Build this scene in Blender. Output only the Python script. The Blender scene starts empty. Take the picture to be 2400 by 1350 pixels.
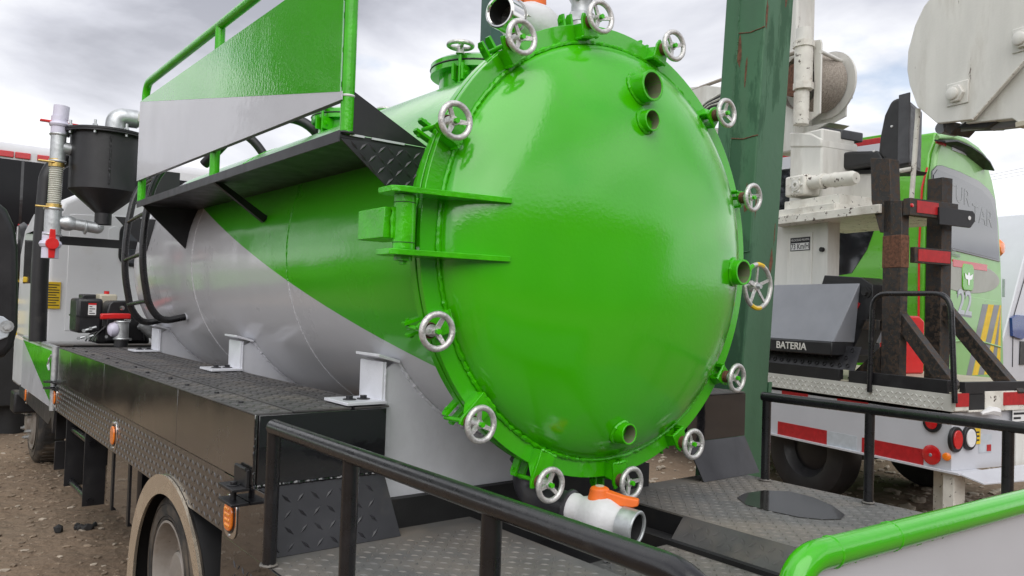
import bpy, bmesh, math, random
from mathutils import Vector, Matrix, noise
random.seed(11)
R_ = math.radians
SC = bpy.context.scene
COL = SC.collection

# ------------------------------------------------------------------ camera
F_PX, CAM_H = 1836.46, 1.65
CR = ((0.78137069, -0.62319934, 0.0329002),
      (0.04302712, 0.00120414, -0.99907318),
      (0.62258213, 0.7820621, 0.02775535))
cam_d = bpy.data.cameras.new('camera')
cam = bpy.data.objects.new('camera', cam_d)
COL.objects.link(cam)
cam.matrix_world = Matrix(((CR[0][0], -CR[1][0], -CR[2][0], 0), (CR[0][1], -CR[1][1], -CR[2][1], 0),
                           (CR[0][2], -CR[1][2], -CR[2][2], CAM_H), (0, 0, 0, 1)))
cam_d.sensor_width = 36
cam_d.lens = 36 * F_PX / 2400
cam_d.clip_start, cam_d.clip_end = .05, 2000
SC.camera = cam

# ------------------------------------------------------------------ sky, sun, exposure
W = bpy.data.worlds.new('World')
SC.world = W
W.use_nodes = True
nt = W.node_tree
nt.nodes.clear()


def wn(t, **k):
    n = nt.nodes.new(t)
    for a, b in k.items():
        setattr(n, a, b)
    return n


def wl(a, b):
    nt.links.new(a, b)


SUN_EL, SUN_AZ = 44, 212          # degrees; azimuth clockwise from +Y
sky = wn('ShaderNodeTexSky', sky_type='NISHITA', sun_disc=False)
sky.sun_elevation, sky.sun_rotation = R_(SUN_EL), R_(SUN_AZ)
tc = wn('ShaderNodeTexCoord')
sep = wn('ShaderNodeSeparateXYZ')
wl(tc.outputs['Generated'], sep.inputs[0])
zab = wn('ShaderNodeMath', operation='ABSOLUTE'); wl(sep.outputs['Z'], zab.inputs[0])
zad = wn('ShaderNodeMath', operation='ADD'); wl(zab.outputs[0], zad.inputs[0]); zad.inputs[1].default_value = .22
dv = wn('ShaderNodeVectorMath', operation='SCALE')
inv = wn('ShaderNodeMath', operation='DIVIDE'); inv.inputs[0].default_value = 1; wl(zad.outputs[0], inv.inputs[1])
wl(tc.outputs['Generated'], dv.inputs[0]); wl(inv.outputs[0], dv.inputs['Scale'])
mp = wn('ShaderNodeMapping')
wl(dv.outputs[0], mp.inputs[0])
mp.inputs['Location'].default_value = (.85, .3, 0)
mp.inputs['Scale'].default_value = (1, 1, 2.2)
n1 = wn('ShaderNodeTexNoise'); n1.inputs['Scale'].default_value = .95; n1.inputs['Detail'].default_value = 9
n1.inputs['Roughness'].default_value = .52; n1.inputs['Distortion'].default_value = .35
wl(mp.outputs[0], n1.inputs['Vector'])
rp = wn('ShaderNodeValToRGB')
cr = rp.color_ramp
cr.elements[0].position, cr.elements[0].color = .33, (3.0, 3.08, 3.5, 1)
cr.elements[1].position, cr.elements[1].color = .57, (8.6, 8.65, 8.8, 1)
e = cr.elements.new(.41); e.color = (4.6, 4.7, 5.2, 1)
e = cr.elements.new(.49); e.color = (6.3, 6.4, 6.75, 1)
wl(n1.outputs[0], rp.inputs[0])
hz = wn('ShaderNodeMapRange'); wl(zab.outputs[0], hz.inputs[0])
hz.inputs[1].default_value, hz.inputs[2].default_value, hz.inputs[3].default_value, hz.inputs[4].default_value = .0, .34, .5, 0
hm = wn('ShaderNodeMix', data_type='RGBA'); wl(hz.outputs[0], hm.inputs[0]); wl(rp.outputs[0], hm.inputs[6]); hm.inputs[7].default_value = (7.5, 7.6, 7.9, 1)
n2 = wn('ShaderNodeTexNoise'); n2.inputs['Scale'].default_value = 2.1; n2.inputs['Detail'].default_value = 6
wl(mp.outputs[0], n2.inputs['Vector'])
gap = wn('ShaderNodeMapRange'); wl(n2.outputs[0], gap.inputs[0])
gap.inputs[1].default_value, gap.inputs[2].default_value = .60, .70
gap.inputs[3].default_value, gap.inputs[4].default_value = 0, .55
mx = wn('ShaderNodeMix', data_type='RGBA')
wl(gap.outputs[0], mx.inputs[0]); wl(hm.outputs[2], mx.inputs[6]); wl(sky.outputs[0], mx.inputs[7])
bg = wn('ShaderNodeBackground'); bg.inputs[1].default_value = .086
wl(mx.outputs[2], bg.inputs[0])
wo = wn('ShaderNodeOutputWorld'); wl(bg.outputs[0], wo.inputs[0])

sun_d = bpy.data.lights.new('sun', 'SUN')
sun_d.energy, sun_d.angle, sun_d.color = 1.3, R_(75), (1, .975, .94)
sun = bpy.data.objects.new('sun', sun_d)
COL.objects.link(sun)
sv = Vector((math.sin(R_(SUN_AZ)) * math.cos(R_(SUN_EL)), math.cos(R_(SUN_AZ)) * math.cos(R_(SUN_EL)), math.sin(R_(SUN_EL))))
sun.rotation_euler = sv.to_track_quat('Z', 'Y').to_euler()
sun.location = (0, 0, 30)

VS = SC.view_settings
VS.view_transform, VS.look, VS.exposure, VS.gamma = 'Standard', 'None', 0.86, 1
VS.use_curve_mapping = False
SC.cycles.max_bounces = 6
SC.cycles.caustics_reflective = SC.cycles.caustics_refractive = False


# ------------------------------------------------------------------ materials
def mat(name, c, rough=.45, metal=0., coat=0., var=.12, vs=3., bump=0., bs=40., chips=None, dust=None, spec=.5, streak=False, rv=.08, cior=1.5, cr=.04, bump2=None):
    m = bpy.data.materials.new(name)
    m.use_nodes = True
    t = m.node_tree
    b = t.nodes['Principled BSDF']
    L = t.links.new

    def nd(k, **a):
        n = t.nodes.new(k)
        for x, y in a.items():
            setattr(n, x, y)
        return n
    co = nd('ShaderNodeTexCoord').outputs['Object']
    mpn = nd('ShaderNodeMapping'); L(co, mpn.inputs[0])
    if streak:
        mpn.inputs['Scale'].default_value = (1, 1, .22)
    v = mpn.outputs[0]

    def nz(s, d=5, r=.55, src=None):
        n = nd('ShaderNodeTexNoise')
        n.inputs['Scale'].default_value, n.inputs['Detail'].default_value, n.inputs['Roughness'].default_value = s, d, r
        L(src or v, n.inputs['Vector'])
        return n.outputs[0]

    def rng(x, a, b_, c_, d_):
        n = nd('ShaderNodeMapRange'); L(x, n.inputs[0])
        for i, q in enumerate((a, b_, c_, d_)):
            n.inputs[i + 1].default_value = q
        return n.outputs[0]

    def mix(f, a, b_):
        n = nd('ShaderNodeMix', data_type='RGBA')
        if isinstance(f, float):
            n.inputs[0].default_value = f
        else:
            L(f, n.inputs[0])
        for i, q in ((6, a), (7, b_)):
            if isinstance(q, tuple):
                n.inputs[i].default_value = (*q, 1)
            else:
                L(q, n.inputs[i])
        return n.outputs[2]
    m['_'] = 0
    base = mix(rng(nz(vs), .3, .7, 0, 1), tuple(min(1, x * (1 - var)) for x in c), tuple(min(1, x * (1 + var)) for x in c))
    ro = rng(nz(vs * 2.3, 4), .3, .7, max(.02, rough - rv), min(1, rough + rv))
    if dust:                       # (colour, amount 0..1, scale)
        d = rng(nz(dust[2], 7, .62), .62 - .4 * dust[1], .78 - .22 * dust[1], 0, min(1., dust[1] + .25))
        base = mix(d, base, dust[0])
        n = nd('ShaderNodeMix'); L(d, n.inputs[0]); L(ro, n.inputs[2]); n.inputs[3].default_value = .85
        ro = n.outputs[0]
    if chips:                      # list of (colour, threshold, scale)
        for cc, th, s in chips:
            k = rng(nz(s, 8, .68), th, th + .035, 0, 1)
            base = mix(k, base, cc)
            n = nd('ShaderNodeMix'); L(k, n.inputs[0]); L(ro, n.inputs[2]); n.inputs[3].default_value = .8
            ro = n.outputs[0]
    L(base, b.inputs['Base Color']); L(ro, b.inputs['Roughness'])
    b.inputs['Metallic'].default_value = metal
    b.inputs['Coat Weight'].default_value = coat
    b.inputs['Coat Roughness'].default_value = cr
    b.inputs['Coat IOR'].default_value = cior
    b.inputs['Specular IOR Level'].default_value = spec
    if bump:
        bn = nd('ShaderNodeBump'); bn.inputs['Strength'].default_value = 1
        bn.inputs['Distance'].default_value = bump
        L(nz(bs, 3, .5, co), bn.inputs['Height']); L(bn.outputs[0], b.inputs['Normal'])
        if bump2:
            b2 = nd('ShaderNodeBump'); b2.inputs['Distance'].default_value = bump2[0]
            L(nz(bump2[1], 2, .4, co), b2.inputs['Height']); L(b2.outputs[0], bn.inputs['Normal'])
        if coat:
            L(bn.outputs[0], b.inputs['Coat Normal'])
    m['nodes_out'] = 0
    return m


GREEN = (.048, .435, .0006)
M = {}
M['green'] = mat('green_paint', GREEN, .32, coat=1, spec=.05, var=.08, vs=1.4, bump=.0004, bs=70, cr=.13, cior=1.65, bump2=(.006, 2.0), dust=((.12, .30, .07), .05, 2.5),
                 chips=[((.10, .22, .06), .735, 60)])
M['green_sheet'] = mat('green_sheet_paint', GREEN, .32, coat=1, spec=.05, cior=2.6, var=.08, vs=1.4, bump=.0007, bs=60, cr=.06, bump2=(.004, 2.2))
M['green_edge'] = mat('green_paint_on_fittings', GREEN, .36, coat=.7, spec=.1, var=.2, vs=11, bump=.0014, bs=80, cr=.12, chips=[((.09, .10, .03), .70, 34), ((.13, .06, .03), .76, 50)])
M['cab_white'] = mat('cab_white_paint', (.76, .77, .79), .36, coat=.4, var=.04, vs=2, bump=.0006, bs=20, cr=.1, dust=((.5, .46, .4), .03, 3))
M['print_grey'] = mat('faded_window_print', (.30, .32, .33), .4, var=.05)
M['badge_grey'] = mat('grey_badge_panel', (.36, .37, .33), .4, var=.05)
M['white'] = mat('white_paint', (.55, .56, .60), .36, coat=.4, var=.05, vs=2, bump=.0006, bs=20)
M['saddle'] = mat('grey_white_paint', (.74, .75, .80), .42, coat=.3, var=.08, vs=5, bump=.001, bs=60,
                  chips=[((.16, .15, .14), .70, 14)])
M['black'] = mat('black_gloss_paint', (.009, .009, .011), .12, coat=1, var=.3, vs=3, bump=.0009, bs=7,
                 dust=((.07, .06, .05), .0, 3))
M['black_side'] = mat('black_wet_look_paint', (.014, .013, .012), .2, coat=1, cior=2.3, cr=.16, var=.4, vs=2, bump=.0014, bs=5, rv=.08, bump2=(.01, 1.6), dust=((.11, .09, .07), .10, 2.2), chips=[((.05, .045, .04), .70, 6)])
M['tread_side'] = mat('tread_plate_gloss', (.02, .019, .02), .3, coat=1, cior=1.6, cr=.2, var=.3, vs=6, dust=((.11, .10, .085), .10, 7))
M['black_matt'] = mat('black_satin_paint', (.014, .014, .016), .42, var=.3, vs=5, bump=.0004, bs=60,
                      dust=((.08, .07, .055), .04, 5))
M['rail_black'] = mat('black_tube_paint', (.010, .010, .012), .3, coat=.25, var=.3, vs=12, bump=.0006, bs=50,
                      dust=((.11, .10, .085), .03, 14))
M['tread'] = mat('tread_plate_black', (.030, .030, .035), .36, var=.3, vs=6, dust=((.11, .10, .085), .10, 7))
M['tread_top'] = mat('tread_plate_dusty', (.085, .082, .083), .48, var=.3, vs=5, dust=((.15, .128, .105), .38, 4))
M['deck'] = mat('deck_plate_dusty', (.135, .134, .131), .48, var=.2, vs=4, dust=((.26, .215, .17), .46, 1.5))
M['alu'] = mat('cast_aluminium', (.60, .59, .575), .46, metal=.7, var=.28, vs=55, bump=.002, bs=150, chips=[((.20, .17, .14), .70, 45)])
M['galv'] = mat('galvanised_steel', (.50, .52, .53), .42, metal=.7, var=.2, vs=25, bump=.0006, bs=60)
M['chrome'] = mat('polished_steel', (.75, .74, .72), .12, metal=1, var=.05, vs=4)
M['rust'] = mat('rusty_steel', (.13, .055, .03), .8, var=.5, vs=40, bump=.0015, bs=120)
M['rubber'] = mat('black_rubber', (.012, .012, .014), .42, var=.3, vs=8, dust=((.08, .07, .06), .03, 9))
M['arch'] = mat('ground_tinted_arch_trim', (.80, .70, .56), .22, metal=.75, var=.08, vs=5, dust=((.42, .33, .24), .25, 5))  # tan of the mirrored ground is put into the metal colour
M['tyre'] = mat('tyre_rubber', (.025, .024, .023), .75, var=.3, vs=8, dust=((.17, .135, .10), .5, 5), bump=.001, bs=60)
M['rim'] = mat('dusty_silver_rim', (.32, .29, .26), .55, metal=.3, var=.2, vs=6, dust=((.2, .15, .11), .4, 5), chips=[((.10, .06, .04), .66, 16)])
M['dark'] = mat('dark_chassis_steel', (.012, .012, .013), .6, var=.4, vs=4, dust=((.06, .05, .04), .15, 4))
M['bore'] = mat('dusty_pipe_bore', (.16, .17, .10), .8, var=.35, vs=14)
M['orange'] = mat('orange_plastic', (.80, .15, .015), .5, var=.1, vs=14, bump=.0012, bs=60, dust=((.45, .2, .08), .06, 30))
M['valve'] = mat('valve_white_coating', (.62, .62, .63), .45, var=.08, vs=10, bump=.0018, bs=45, dust=((.38, .35, .30), .2, 9))
M['red'] = mat('red_plastic', (.62, .015, .015), .35, var=.1, vs=8)
M['pvc'] = mat('lilac_white_pvc', (.62, .60, .72), .35, var=.05, vs=8)
M['brass'] = mat('brass', (.60, .42, .14), .35, metal=.9, var=.2, vs=20)
M['hose_clear'] = mat('ribbed_clear_hose', (.52, .52, .46), .3, var=.2, vs=20, coat=.3)
M['amber'] = mat('amber_lens', (.85, .20, .01), .15, coat=.8, var=.08, vs=20)
M['amber_led'] = mat('amber_led', (.95, .34, .03), .12, coat=1, var=.05)
M['red_lens'] = mat('red_lens', (.55, .012, .015), .15, coat=.8, var=.1, vs=20)
M['tape_red'] = mat('red_reflective_tape', (.42, .014, .018), .35, var=.18, vs=22, coat=.3, chips=[((.25, .20, .17), .72, 30)])
M['tape_white'] = mat('silver_reflective_tape', (.50, .54, .58), .35, var=.1, vs=20)
M['yellow'] = mat('yellow_paint', (.75, .50, .02), .5, var=.12, vs=8)
M['ink'] = mat('black_ink', (.015, .015, .02), .6, var=.1)
M['paper'] = mat('white_label', (.72, .72, .72), .5, var=.05)
M['old_white'] = mat('chipped_white_paint', (.70, .69, .65), .5, var=.10, vs=5, bump=.0008, bs=50,
                     chips=[((.09, .06, .045), .675, 13)], dust=((.36, .32, .26), .25, 4), streak=True)
M['old_white_worn'] = mat('badly_chipped_white_paint', (.70, .68, .62), .5, var=.12, vs=6, bump=.001, bs=50,
                          chips=[((.07, .05, .04), .60, 16)], dust=((.33, .28, .22), .3, 5))
M['rack'] = mat('worn_black_and_rust', (.022, .02, .019), .5, var=.4, vs=9, bump=.001, bs=60,
                chips=[((.060, .040, .028), .50, 26), ((.15, .10, .062), .62, 62)])
M['tread_white'] = mat('white_tread_plate', (.58, .58, .54), .5, var=.1, vs=6, chips=[((.12, .09, .06), .68, 22)])
M['grey_steel'] = mat('grey_painted_lid', (.20, .21, .235), .4, coat=.2, var=.12, vs=3, chips=[((.5, .5, .5), .73, 7)])
M['col_green'] = mat('old_green_column_paint', (.046, .128, .066), .5, var=.25, vs=2.2, bump=.0012, bs=25, streak=True,
                     dust=((.10, .12, .085), .15, 3), chips=[((.034, .098, .052), .57, 2.2), ((.06, .06, .035), .67, 5), ((.12, .05, .03), .68, 9)])
M['col_green_far'] = mat('dark_green_column_paint', (.02, .075, .055), .5, var=.2, vs=2)
M['bus_green'] = mat('lime_bus_paint', (.10, .42, .015), .28, coat=.8, var=.05, vs=1)
M['bus_pale'] = mat('pale_green_bus_paint', (.23, .48, .16), .35, coat=.5, var=.08, vs=1.5)
M['glass'] = mat('dark_tinted_glass', (.012, .013, .016), .05, coat=1, var=.1, vs=2, spec=.8, rv=.02)
M['glass_grey'] = mat('grey_tinted_glass', (.06, .066, .075), .08, coat=.6, var=.15, vs=1, spec=.8, rv=.02)
M['glass_dark'] = mat('black_coach_glass', (.008, .008, .010), .12, var=.2, vs=1, spec=.25, rv=.03)
M['seat'] = mat('black_vinyl', (.02, .02, .022), .45, var=.2, vs=10, bump=.0004, bs=120)
M['seat_shell'] = mat('grey_plastic_shell', (.07, .07, .078), .4, var=.2, vs=8)
M['plastic'] = mat('black_engine_plastic', (.016, .016, .018), .35, var=.25, vs=8)
M['cream'] = mat('cream_paint', (.50, .46, .36), .5, var=.1)
M['blue'] = mat('blue_sheet', (.13, .27, .50), .5, var=.1, vs=1)
M['blue_plastic'] = mat('deep_blue_plastic', (.012, .05, .22), .3, coat=.5, var=.1)
M['rope'] = mat('grey_braided_rope', (.33, .29, .25), .9, var=.35, vs=70, bump=.002, bs=120)
M['water'] = mat('wet_black_plate', (.026, .025, .023), .12, coat=.5, var=.3, vs=5, rv=.02)
M['stone'] = mat('yard_stone', (.23, .175, .125), .9, var=.35, vs=14, bump=.004, bs=40)
M['stone_pale'] = mat('pale_yard_stone', (.40, .34, .27), .9, var=.3, vs=12, bump=.004, bs=40)
M['wall'] = mat('render_wall', (.34, .32, .29), .9, var=.15, vs=1)
M['foliage'] = mat('leaves', (.045, .085, .025), .7, var=.5, vs=3)
M['bark'] = mat('bark', (.09, .065, .045), .9, var=.4, vs=12)
M['tarp_white'] = mat('white_roof_paint', (.62, .62, .64), .5, var=.06)


def two_tone(name, a, b, expr):
    """paint in two colours, split along a masked line in object space; expr(nd, L, coords) gives a 0..1 socket"""
    m = mat(name, a, .32, coat=.9, spec=.15, cr=.12, var=.06, vs=1.2, bump=.0005, bs=60, bump2=(.008, 2.2), dust=((.22, .20, .16), .02, 2))
    t = m.node_tree
    bs = t.nodes['Principled BSDF']
    src = bs.inputs['Base Color'].links[0].from_socket

    def nd(k, **q):
        n = t.nodes.new(k)
        for x, y in q.items():
            setattr(n, x, y)
        return n
    L = t.links.new
    co = [n for n in t.nodes if n.type == 'TEX_COORD'][0].outputs['Object']
    s = nd('ShaderNodeSeparateXYZ'); L(co, s.inputs[0])
    f = expr(nd, L, s)
    n = nd('ShaderNodeMix', data_type='RGBA'); L(f, n.inputs[0]); L(src, n.inputs[6]); n.inputs[7].default_value = (*b, 1)
    L(n.outputs[2], bs.inputs['Base Color'])
    return m


def shell_split(nd, L, s):
    def mth(op, a, b=None, c=None):
        n = nd('ShaderNodeMath', operation=op)
        for i, q in enumerate((a, b, c)):
            if q is None:
                continue
            if isinstance(q, (int, float)):
                n.inputs[i].default_value = q
            else:
                L(q, n.inputs[i])
        return n.outputs[0]
    ang = mth('ARCTAN2', s.outputs['Z'], mth('ABSOLUTE', s.outputs['X']))
    lim = mth('MULTIPLY_ADD', s.outputs['Y'], R_(22.3), R_(-35 - 2.408 * 22.3))
    d = mth('SUBTRACT', lim, ang)
    n = nd('ShaderNodeMapRange'); L(d, n.inputs[0])
    n.inputs[1].default_value, n.inputs[2].default_value = -.002, .002
    return n.outputs[0]


M['shell'] = two_tone('tank_green_and_grey_paint', GREEN, (.56, .565, .59), shell_split)

# ground
gm = mat('yard_dirt', (.185, .130, .086), .92, var=.35, vs=.6, bump=.04, bs=11,
         dust=((.235, .175, .12), .45, .45), chips=[((.30, .235, .17), .63, 7), ((.10, .075, .055), .66, 3.2)])
M['ground'] = gm


# ------------------------------------------------------------------ mesh helpers
class Fr:
    def __init__(s, o=(0, 0, 0), deg=0):
        s.o, s.rz = Vector(o), R_(deg)
        s.M = Matrix.Rotation(R_(deg), 3, 'Z')
        s.I = s.M.transposed()

    def at(s, px, py, ax, val):
        """the point of this frame's plane (axis ax = val) seen at photograph pixel px, py"""
        c = Vector(((px - 1200) / F_PX, (py - 675) / F_PX, 1))
        d = Vector([sum(CR[i][k] * c[i] for i in range(3)) for k in range(3)])
        o = s.I @ (Vector((0, 0, CAM_H)) - s.o)
        d = s.I @ d
        return o + d * ((val - o[ax]) / d[ax])


WF = Fr()
at = WF.at
BASE = {}


def V(*a):
    return Vector(a)


def perp(a):
    a = a.normalized()
    u = a.cross(Vector((0, 0, 1))) if abs(a.z) < .9 else a.cross(Vector((0, 1, 0)))
    u.normalize()
    return u, a.cross(u)


class MB:
    def __init__(s):
        s.v, s.f, s.m = [], [], []

    def add(s, vs, fs, mi=0):
        k = len(s.v)
        s.v += [Vector(p) for p in vs]
        s.f += [[i + k for i in f] for f in fs]
        s.m += [mi] * len(fs)
        return s

    def box(s, a, b, mi=0):
        x0, y0, z0 = [min(p, q) for p, q in zip(a, b)]
        x1, y1, z1 = [max(p, q) for p, q in zip(a, b)]
        return s.add([(x0, y0, z0), (x1, y0, z0), (x1, y1, z0), (x0, y1, z0), (x0, y0, z1), (x1, y0, z1), (x1, y1, z1), (x0, y1, z1)],
                     [(0, 3, 2, 1), (4, 5, 6, 7), (0, 1, 5, 4), (1, 2, 6, 5), (2, 3, 7, 6), (3, 0, 4, 7)], mi)

    def prism(s, pts, vec, mi=0):
        n = len(pts)
        p = [Vector(q) for q in pts]
        vec = Vector(vec)
        return s.add(p + [q + vec for q in p], [list(range(n))[::-1], list(range(n, 2 * n))] +
                     [(i, (i + 1) % n, n + (i + 1) % n, n + i) for i in range(n)], mi)

    def lathe(s, o, ax, prof, n=24, closed=False, a0=0, a1=2 * math.pi, mi=0, up=None):
        """prof: list of (radius, distance along ax)"""
        o, ax = Vector(o), Vector(ax).normalized()
        u, w = perp(ax)
        if up is not None:
            u = Vector(up).normalized(); w = ax.cross(u)
        full = abs(a1 - a0 - 2 * math.pi) < 1e-6
        m = n if full else n + 1
        vs, fs = [], []
        for r, h in prof:
            for i in range(m):
                a = a0 + (a1 - a0) * i / n
                vs.append(o + ax * h + (u * math.cos(a) + w * math.sin(a)) * r)
        k = len(prof)
        for j in range(k if closed else k - 1):
            j2 = (j + 1) % k
            for i in range(n):
                i2 = (i + 1) % m
                fs.append((j * m + i, j * m + i2, j2 * m + i2, j2 * m + i))
        return s.add(vs, fs, mi)

    def cyl(s, p0, p1, r0, r1=None, n=20, mi=0):
        p0, p1 = Vector(p0), Vector(p1)
        L = (p1 - p0).length
        return s.lathe(p0, p1 - p0, [(1e-5, 0), (r0, 0), (r0 if r1 is None else r1, L), (1e-5, L)], n, mi=mi)

    def pipe(s, p0, p1, ro, ri, n=24, mi=0):
        p0, p1 = Vector(p0), Vector(p1)
        L = (p1 - p0).length
        return s.lathe(p0, p1 - p0, [(ro, 0), (ro, L), (ri, L), (ri, 0)], n, closed=True, mi=mi)

    def tube(s, pts, r, n=10, closed=False, mi=0, caps=True):
        pts = [Vector(p) for p in pts]
        k = len(pts)
        rs = r if isinstance(r, (list, tuple)) else [r] * k
        tg = []
        for i in range(k):
            a = pts[(i - 1) % k] if (closed or i) else pts[i]
            b = pts[(i + 1) % k] if (closed or i < k - 1) else pts[i]
            tg.append((b - a).normalized())
        u, _ = perp(tg[0])
        vs, fs = [], []
        for i in range(k):
            u = (u - tg[i] * u.dot(tg[i])).normalized()
            w = tg[i].cross(u)
            for j in range(n):
                a = 2 * math.pi * j / n
                vs.append(pts[i] + (u * math.cos(a) + w * math.sin(a)) * rs[i])
        for i in range(k if closed else k - 1):
            i2 = (i + 1) % k
            for j in range(n):
                j2 = (j + 1) % n
                fs.append((i * n + j, i * n + j2, i2 * n + j2, i2 * n + j))
        if not closed and caps:
            fs += [list(range(n))[::-1], list(range((k - 1) * n, k * n))]
        return s.add(vs, fs, mi)

    def torus(s, o, ax, R, r, n=36, k=10, mi=0):
        ax = Vector(ax).normalized()
        u, w = perp(ax)
        return s.tube([Vector(o) + (u * math.cos(2 * math.pi * i / n) + w * math.sin(2 * math.pi * i / n)) * R for i in range(n)], r, k, True, mi)

    def hexa(s, o, ax, r, h, mi=0):
        return s.cyl(o, Vector(o) + Vector(ax).normalized() * h, r, n=6, mi=mi)

    def bolt(s, o, ax, r=.009, mi=0):
        ax = Vector(ax).normalized()
        s.cyl(o, Vector(o) + ax * r * .25, r * 1.7, n=12, mi=mi)
        return s.hexa(Vector(o) + ax * r * .25, ax, r, r * .8, mi)

    def bead(s, pts, r, closed=False, n=6, mi=0):
        """a lumpy hand weld"""
        pts = [Vector(p) for p in pts]
        out = []
        seg = len(pts) if closed else len(pts) - 1
        for i in range(seg):
            a, b = pts[i], pts[(i + 1) % len(pts)]
            k = max(1, int((b - a).length / (r * 1.1)))
            out += [a.lerp(b, j / k) for j in range(k)]
        if not closed:
            out.append(pts[-1])
        rs = [r * random.uniform(.65, 1.25) for _ in out]
        out = [p + Vector((random.uniform(-1, 1), random.uniform(-1, 1), random.uniform(-1, 1))) * r * .22 for p in out]
        return s.tube(out, rs, n, closed, mi)

    def lugs(s, o, u, v, U, Vv, pitch=.04, L=.034, Wd=.011, h=.0028, inside=None, mi=0):
        """raised tear-drop lugs of a tread plate over the rectangle o + [0,U]u + [0,V]v"""
        o, u, v = Vector(o), Vector(u).normalized(), Vector(v).normalized()
        n = u.cross(v)
        vs, fs = [], []
        for i in range(int(U / pitch)):
            for j in range(int(Vv / pitch)):
                a, b = (i + .5) * pitch, (j + .5) * pitch
                if inside and not inside(a, b):
                    continue
                c = o + u * a + v * b
                d = (u + v).normalized() if (i + j) % 2 else (u - v).normalized()
                q = n.cross(d)
                k = len(vs)
                vs += [c - d * L / 2, c - q * Wd / 2, c + d * L / 2, c + q * Wd / 2, c - d * L * .2 + n * h, c + d * L * .2 + n * h]
                fs += [(k, k + 1, k + 4), (k + 1, k + 5, k + 4), (k + 1, k + 2, k + 5), (k + 2, k + 3, k + 5), (k + 3, k + 4, k + 5), (k + 3, k, k + 4)]
        return s.add(vs, fs, mi)

    def build(s, name, m, parent=None, bevel=0, kind=None, label=None, org=None, smooth=38, seg=2, recalc=True):
        me = bpy.data.meshes.new(name)
        if org is None:
            lo = Vector([min(p[i] for p in s.v) for i in range(3)])
            hi = Vector([max(p[i] for p in s.v) for i in range(3)])
            org = (lo + hi) / 2
        c = Vector(org)
        me.from_pydata([p - c for p in s.v], [], s.f)
        for q in (m if isinstance(m, (list, tuple)) else [m]):
            me.materials.append(M[q])
        me.polygons.foreach_set('material_index', s.m)
        if recalc:
            bm = bmesh.new(); bm.from_mesh(me)
            bmesh.ops.remove_doubles(bm, verts=bm.verts, dist=2e-5)
            bmesh.ops.recalc_face_normals(bm, faces=bm.faces)
            bm.to_mesh(me); bm.free()
        if smooth:
            me.polygons.foreach_set('use_smooth', [True] * len(me.polygons))
            me.set_sharp_from_angle(angle=R_(smooth))
        me.update()
        o = bpy.data.objects.new(name, me)
        COL.objects.link(o)
        if parent:
            o.parent = parent
            o.location = c - BASE[parent.name]
        else:
            o.location = c
        BASE[o.name] = c
        if bevel:
            bv = o.modifiers.new('bevel', 'BEVEL')
            bv.width, bv.segments, bv.limit_method, bv.angle_limit = bevel, seg, 'ANGLE', R_(40)
        if kind:
            o['kind'] = kind
        if label:
            o['label'] = label
        return o


def tag(o, label, cat, group=None):
    o['label'], o['category'] = label, cat
    if group:
        o['group'] = group
    return o


def thing(name, label, cat, loc=(0, 0, 0), fr=None):
    o = bpy.data.objects.new(name, None)
    COL.objects.link(o)
    if fr:
        o.location, o.rotation_euler = fr.o, (0, 0, fr.rz)
        BASE[o.name] = Vector()
    else:
        o.location = loc
        BASE[o.name] = Vector(loc)
    return tag(o, label, cat)


def clone(o, parent, loc, rot=None):
    c = o.copy()
    COL.objects.link(c)
    c.parent = parent
    c.location = loc
    if rot is not None:
        c.rotation_euler = rot
    return c


def text(name, body, m, parent, pos, right, up, size, depth=.001, scale_x=1., bold=0, label=None):
    cu = bpy.data.curves.new(name, 'FONT')
    cu.body, cu.size, cu.extrude, cu.offset = body, size, depth, bold
    cu.align_x, cu.align_y = 'CENTER', 'CENTER'
    tmp = bpy.data.objects.new(name, cu)
    COL.objects.link(tmp)
    bpy.context.view_layer.update()
    me = bpy.data.meshes.new_from_object(tmp.evaluated_get(bpy.context.evaluated_depsgraph_get()))
    bpy.data.objects.remove(tmp)
    right, up = Vector(right).normalized(), Vector(up).normalized()
    nrm = right.cross(up)
    for q in me.vertices:
        q.co = right * q.co.x * scale_x + up * q.co.y + nrm * q.co.z
    me.materials.clear()
    me.materials.append(M[m])
    o = bpy.data.objects.new(name, me)
    COL.objects.link(o)
    o.parent = parent
    o.location = Vector(pos) - BASE[parent.name]
    BASE[o.name] = Vector(pos)
    if label:
        o['label'] = label
    return o


def arc(c, u, v, r, a0, a1, n):
    c, u, v = Vector(c), Vector(u), Vector(v)
    return [c + (u * math.cos(R_(a0 + (a1 - a0) * i / n)) + v * math.sin(R_(a0 + (a1 - a0) * i / n))) * r for i in range(n + 1)]


def bend(pts, rad, n=6):
    """round the corners of a polyline"""
    p = [Vector(q) for q in pts]
    out = [p[0]]
    for i in range(1, len(p) - 1):
        a, b = (p[i - 1] - p[i]), (p[i + 1] - p[i])
        d = min(rad, a.length * .48, b.length * .48)
        s, e = p[i] + a.normalized() * d, p[i] + b.normalized() * d
        for k in range(n + 1):
            t = k / n
            out.append(s * (1 - t) ** 2 + p[i] * 2 * t * (1 - t) + e * t * t)
    out.append(p[-1])
    return out


# ------------------------------------------------------------------ ground
def axis_steps(a, b, fine, lo, hi):
    out, x = [], a
    while x < b:
        out.append(x)
        d = 0 if lo <= x <= hi else (lo - x if x < lo else x - hi)
        x += fine + d * .22
    out.append(b)
    return out


def ground_h(x, y):
    h = .035 * noise.noise((x * .45, y * .45, 0)) + .022 * noise.noise((x * 1.7, y * 1.7, 3)) + .012 * noise.noise((x * 6, y * 6, 9))
    h -= .05 * math.exp(-((x - .15 - .03 * y) / .16) ** 2) * (.7 + .5 * noise.noise((x * 2, y * 1.2, 5)))
    return h


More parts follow.
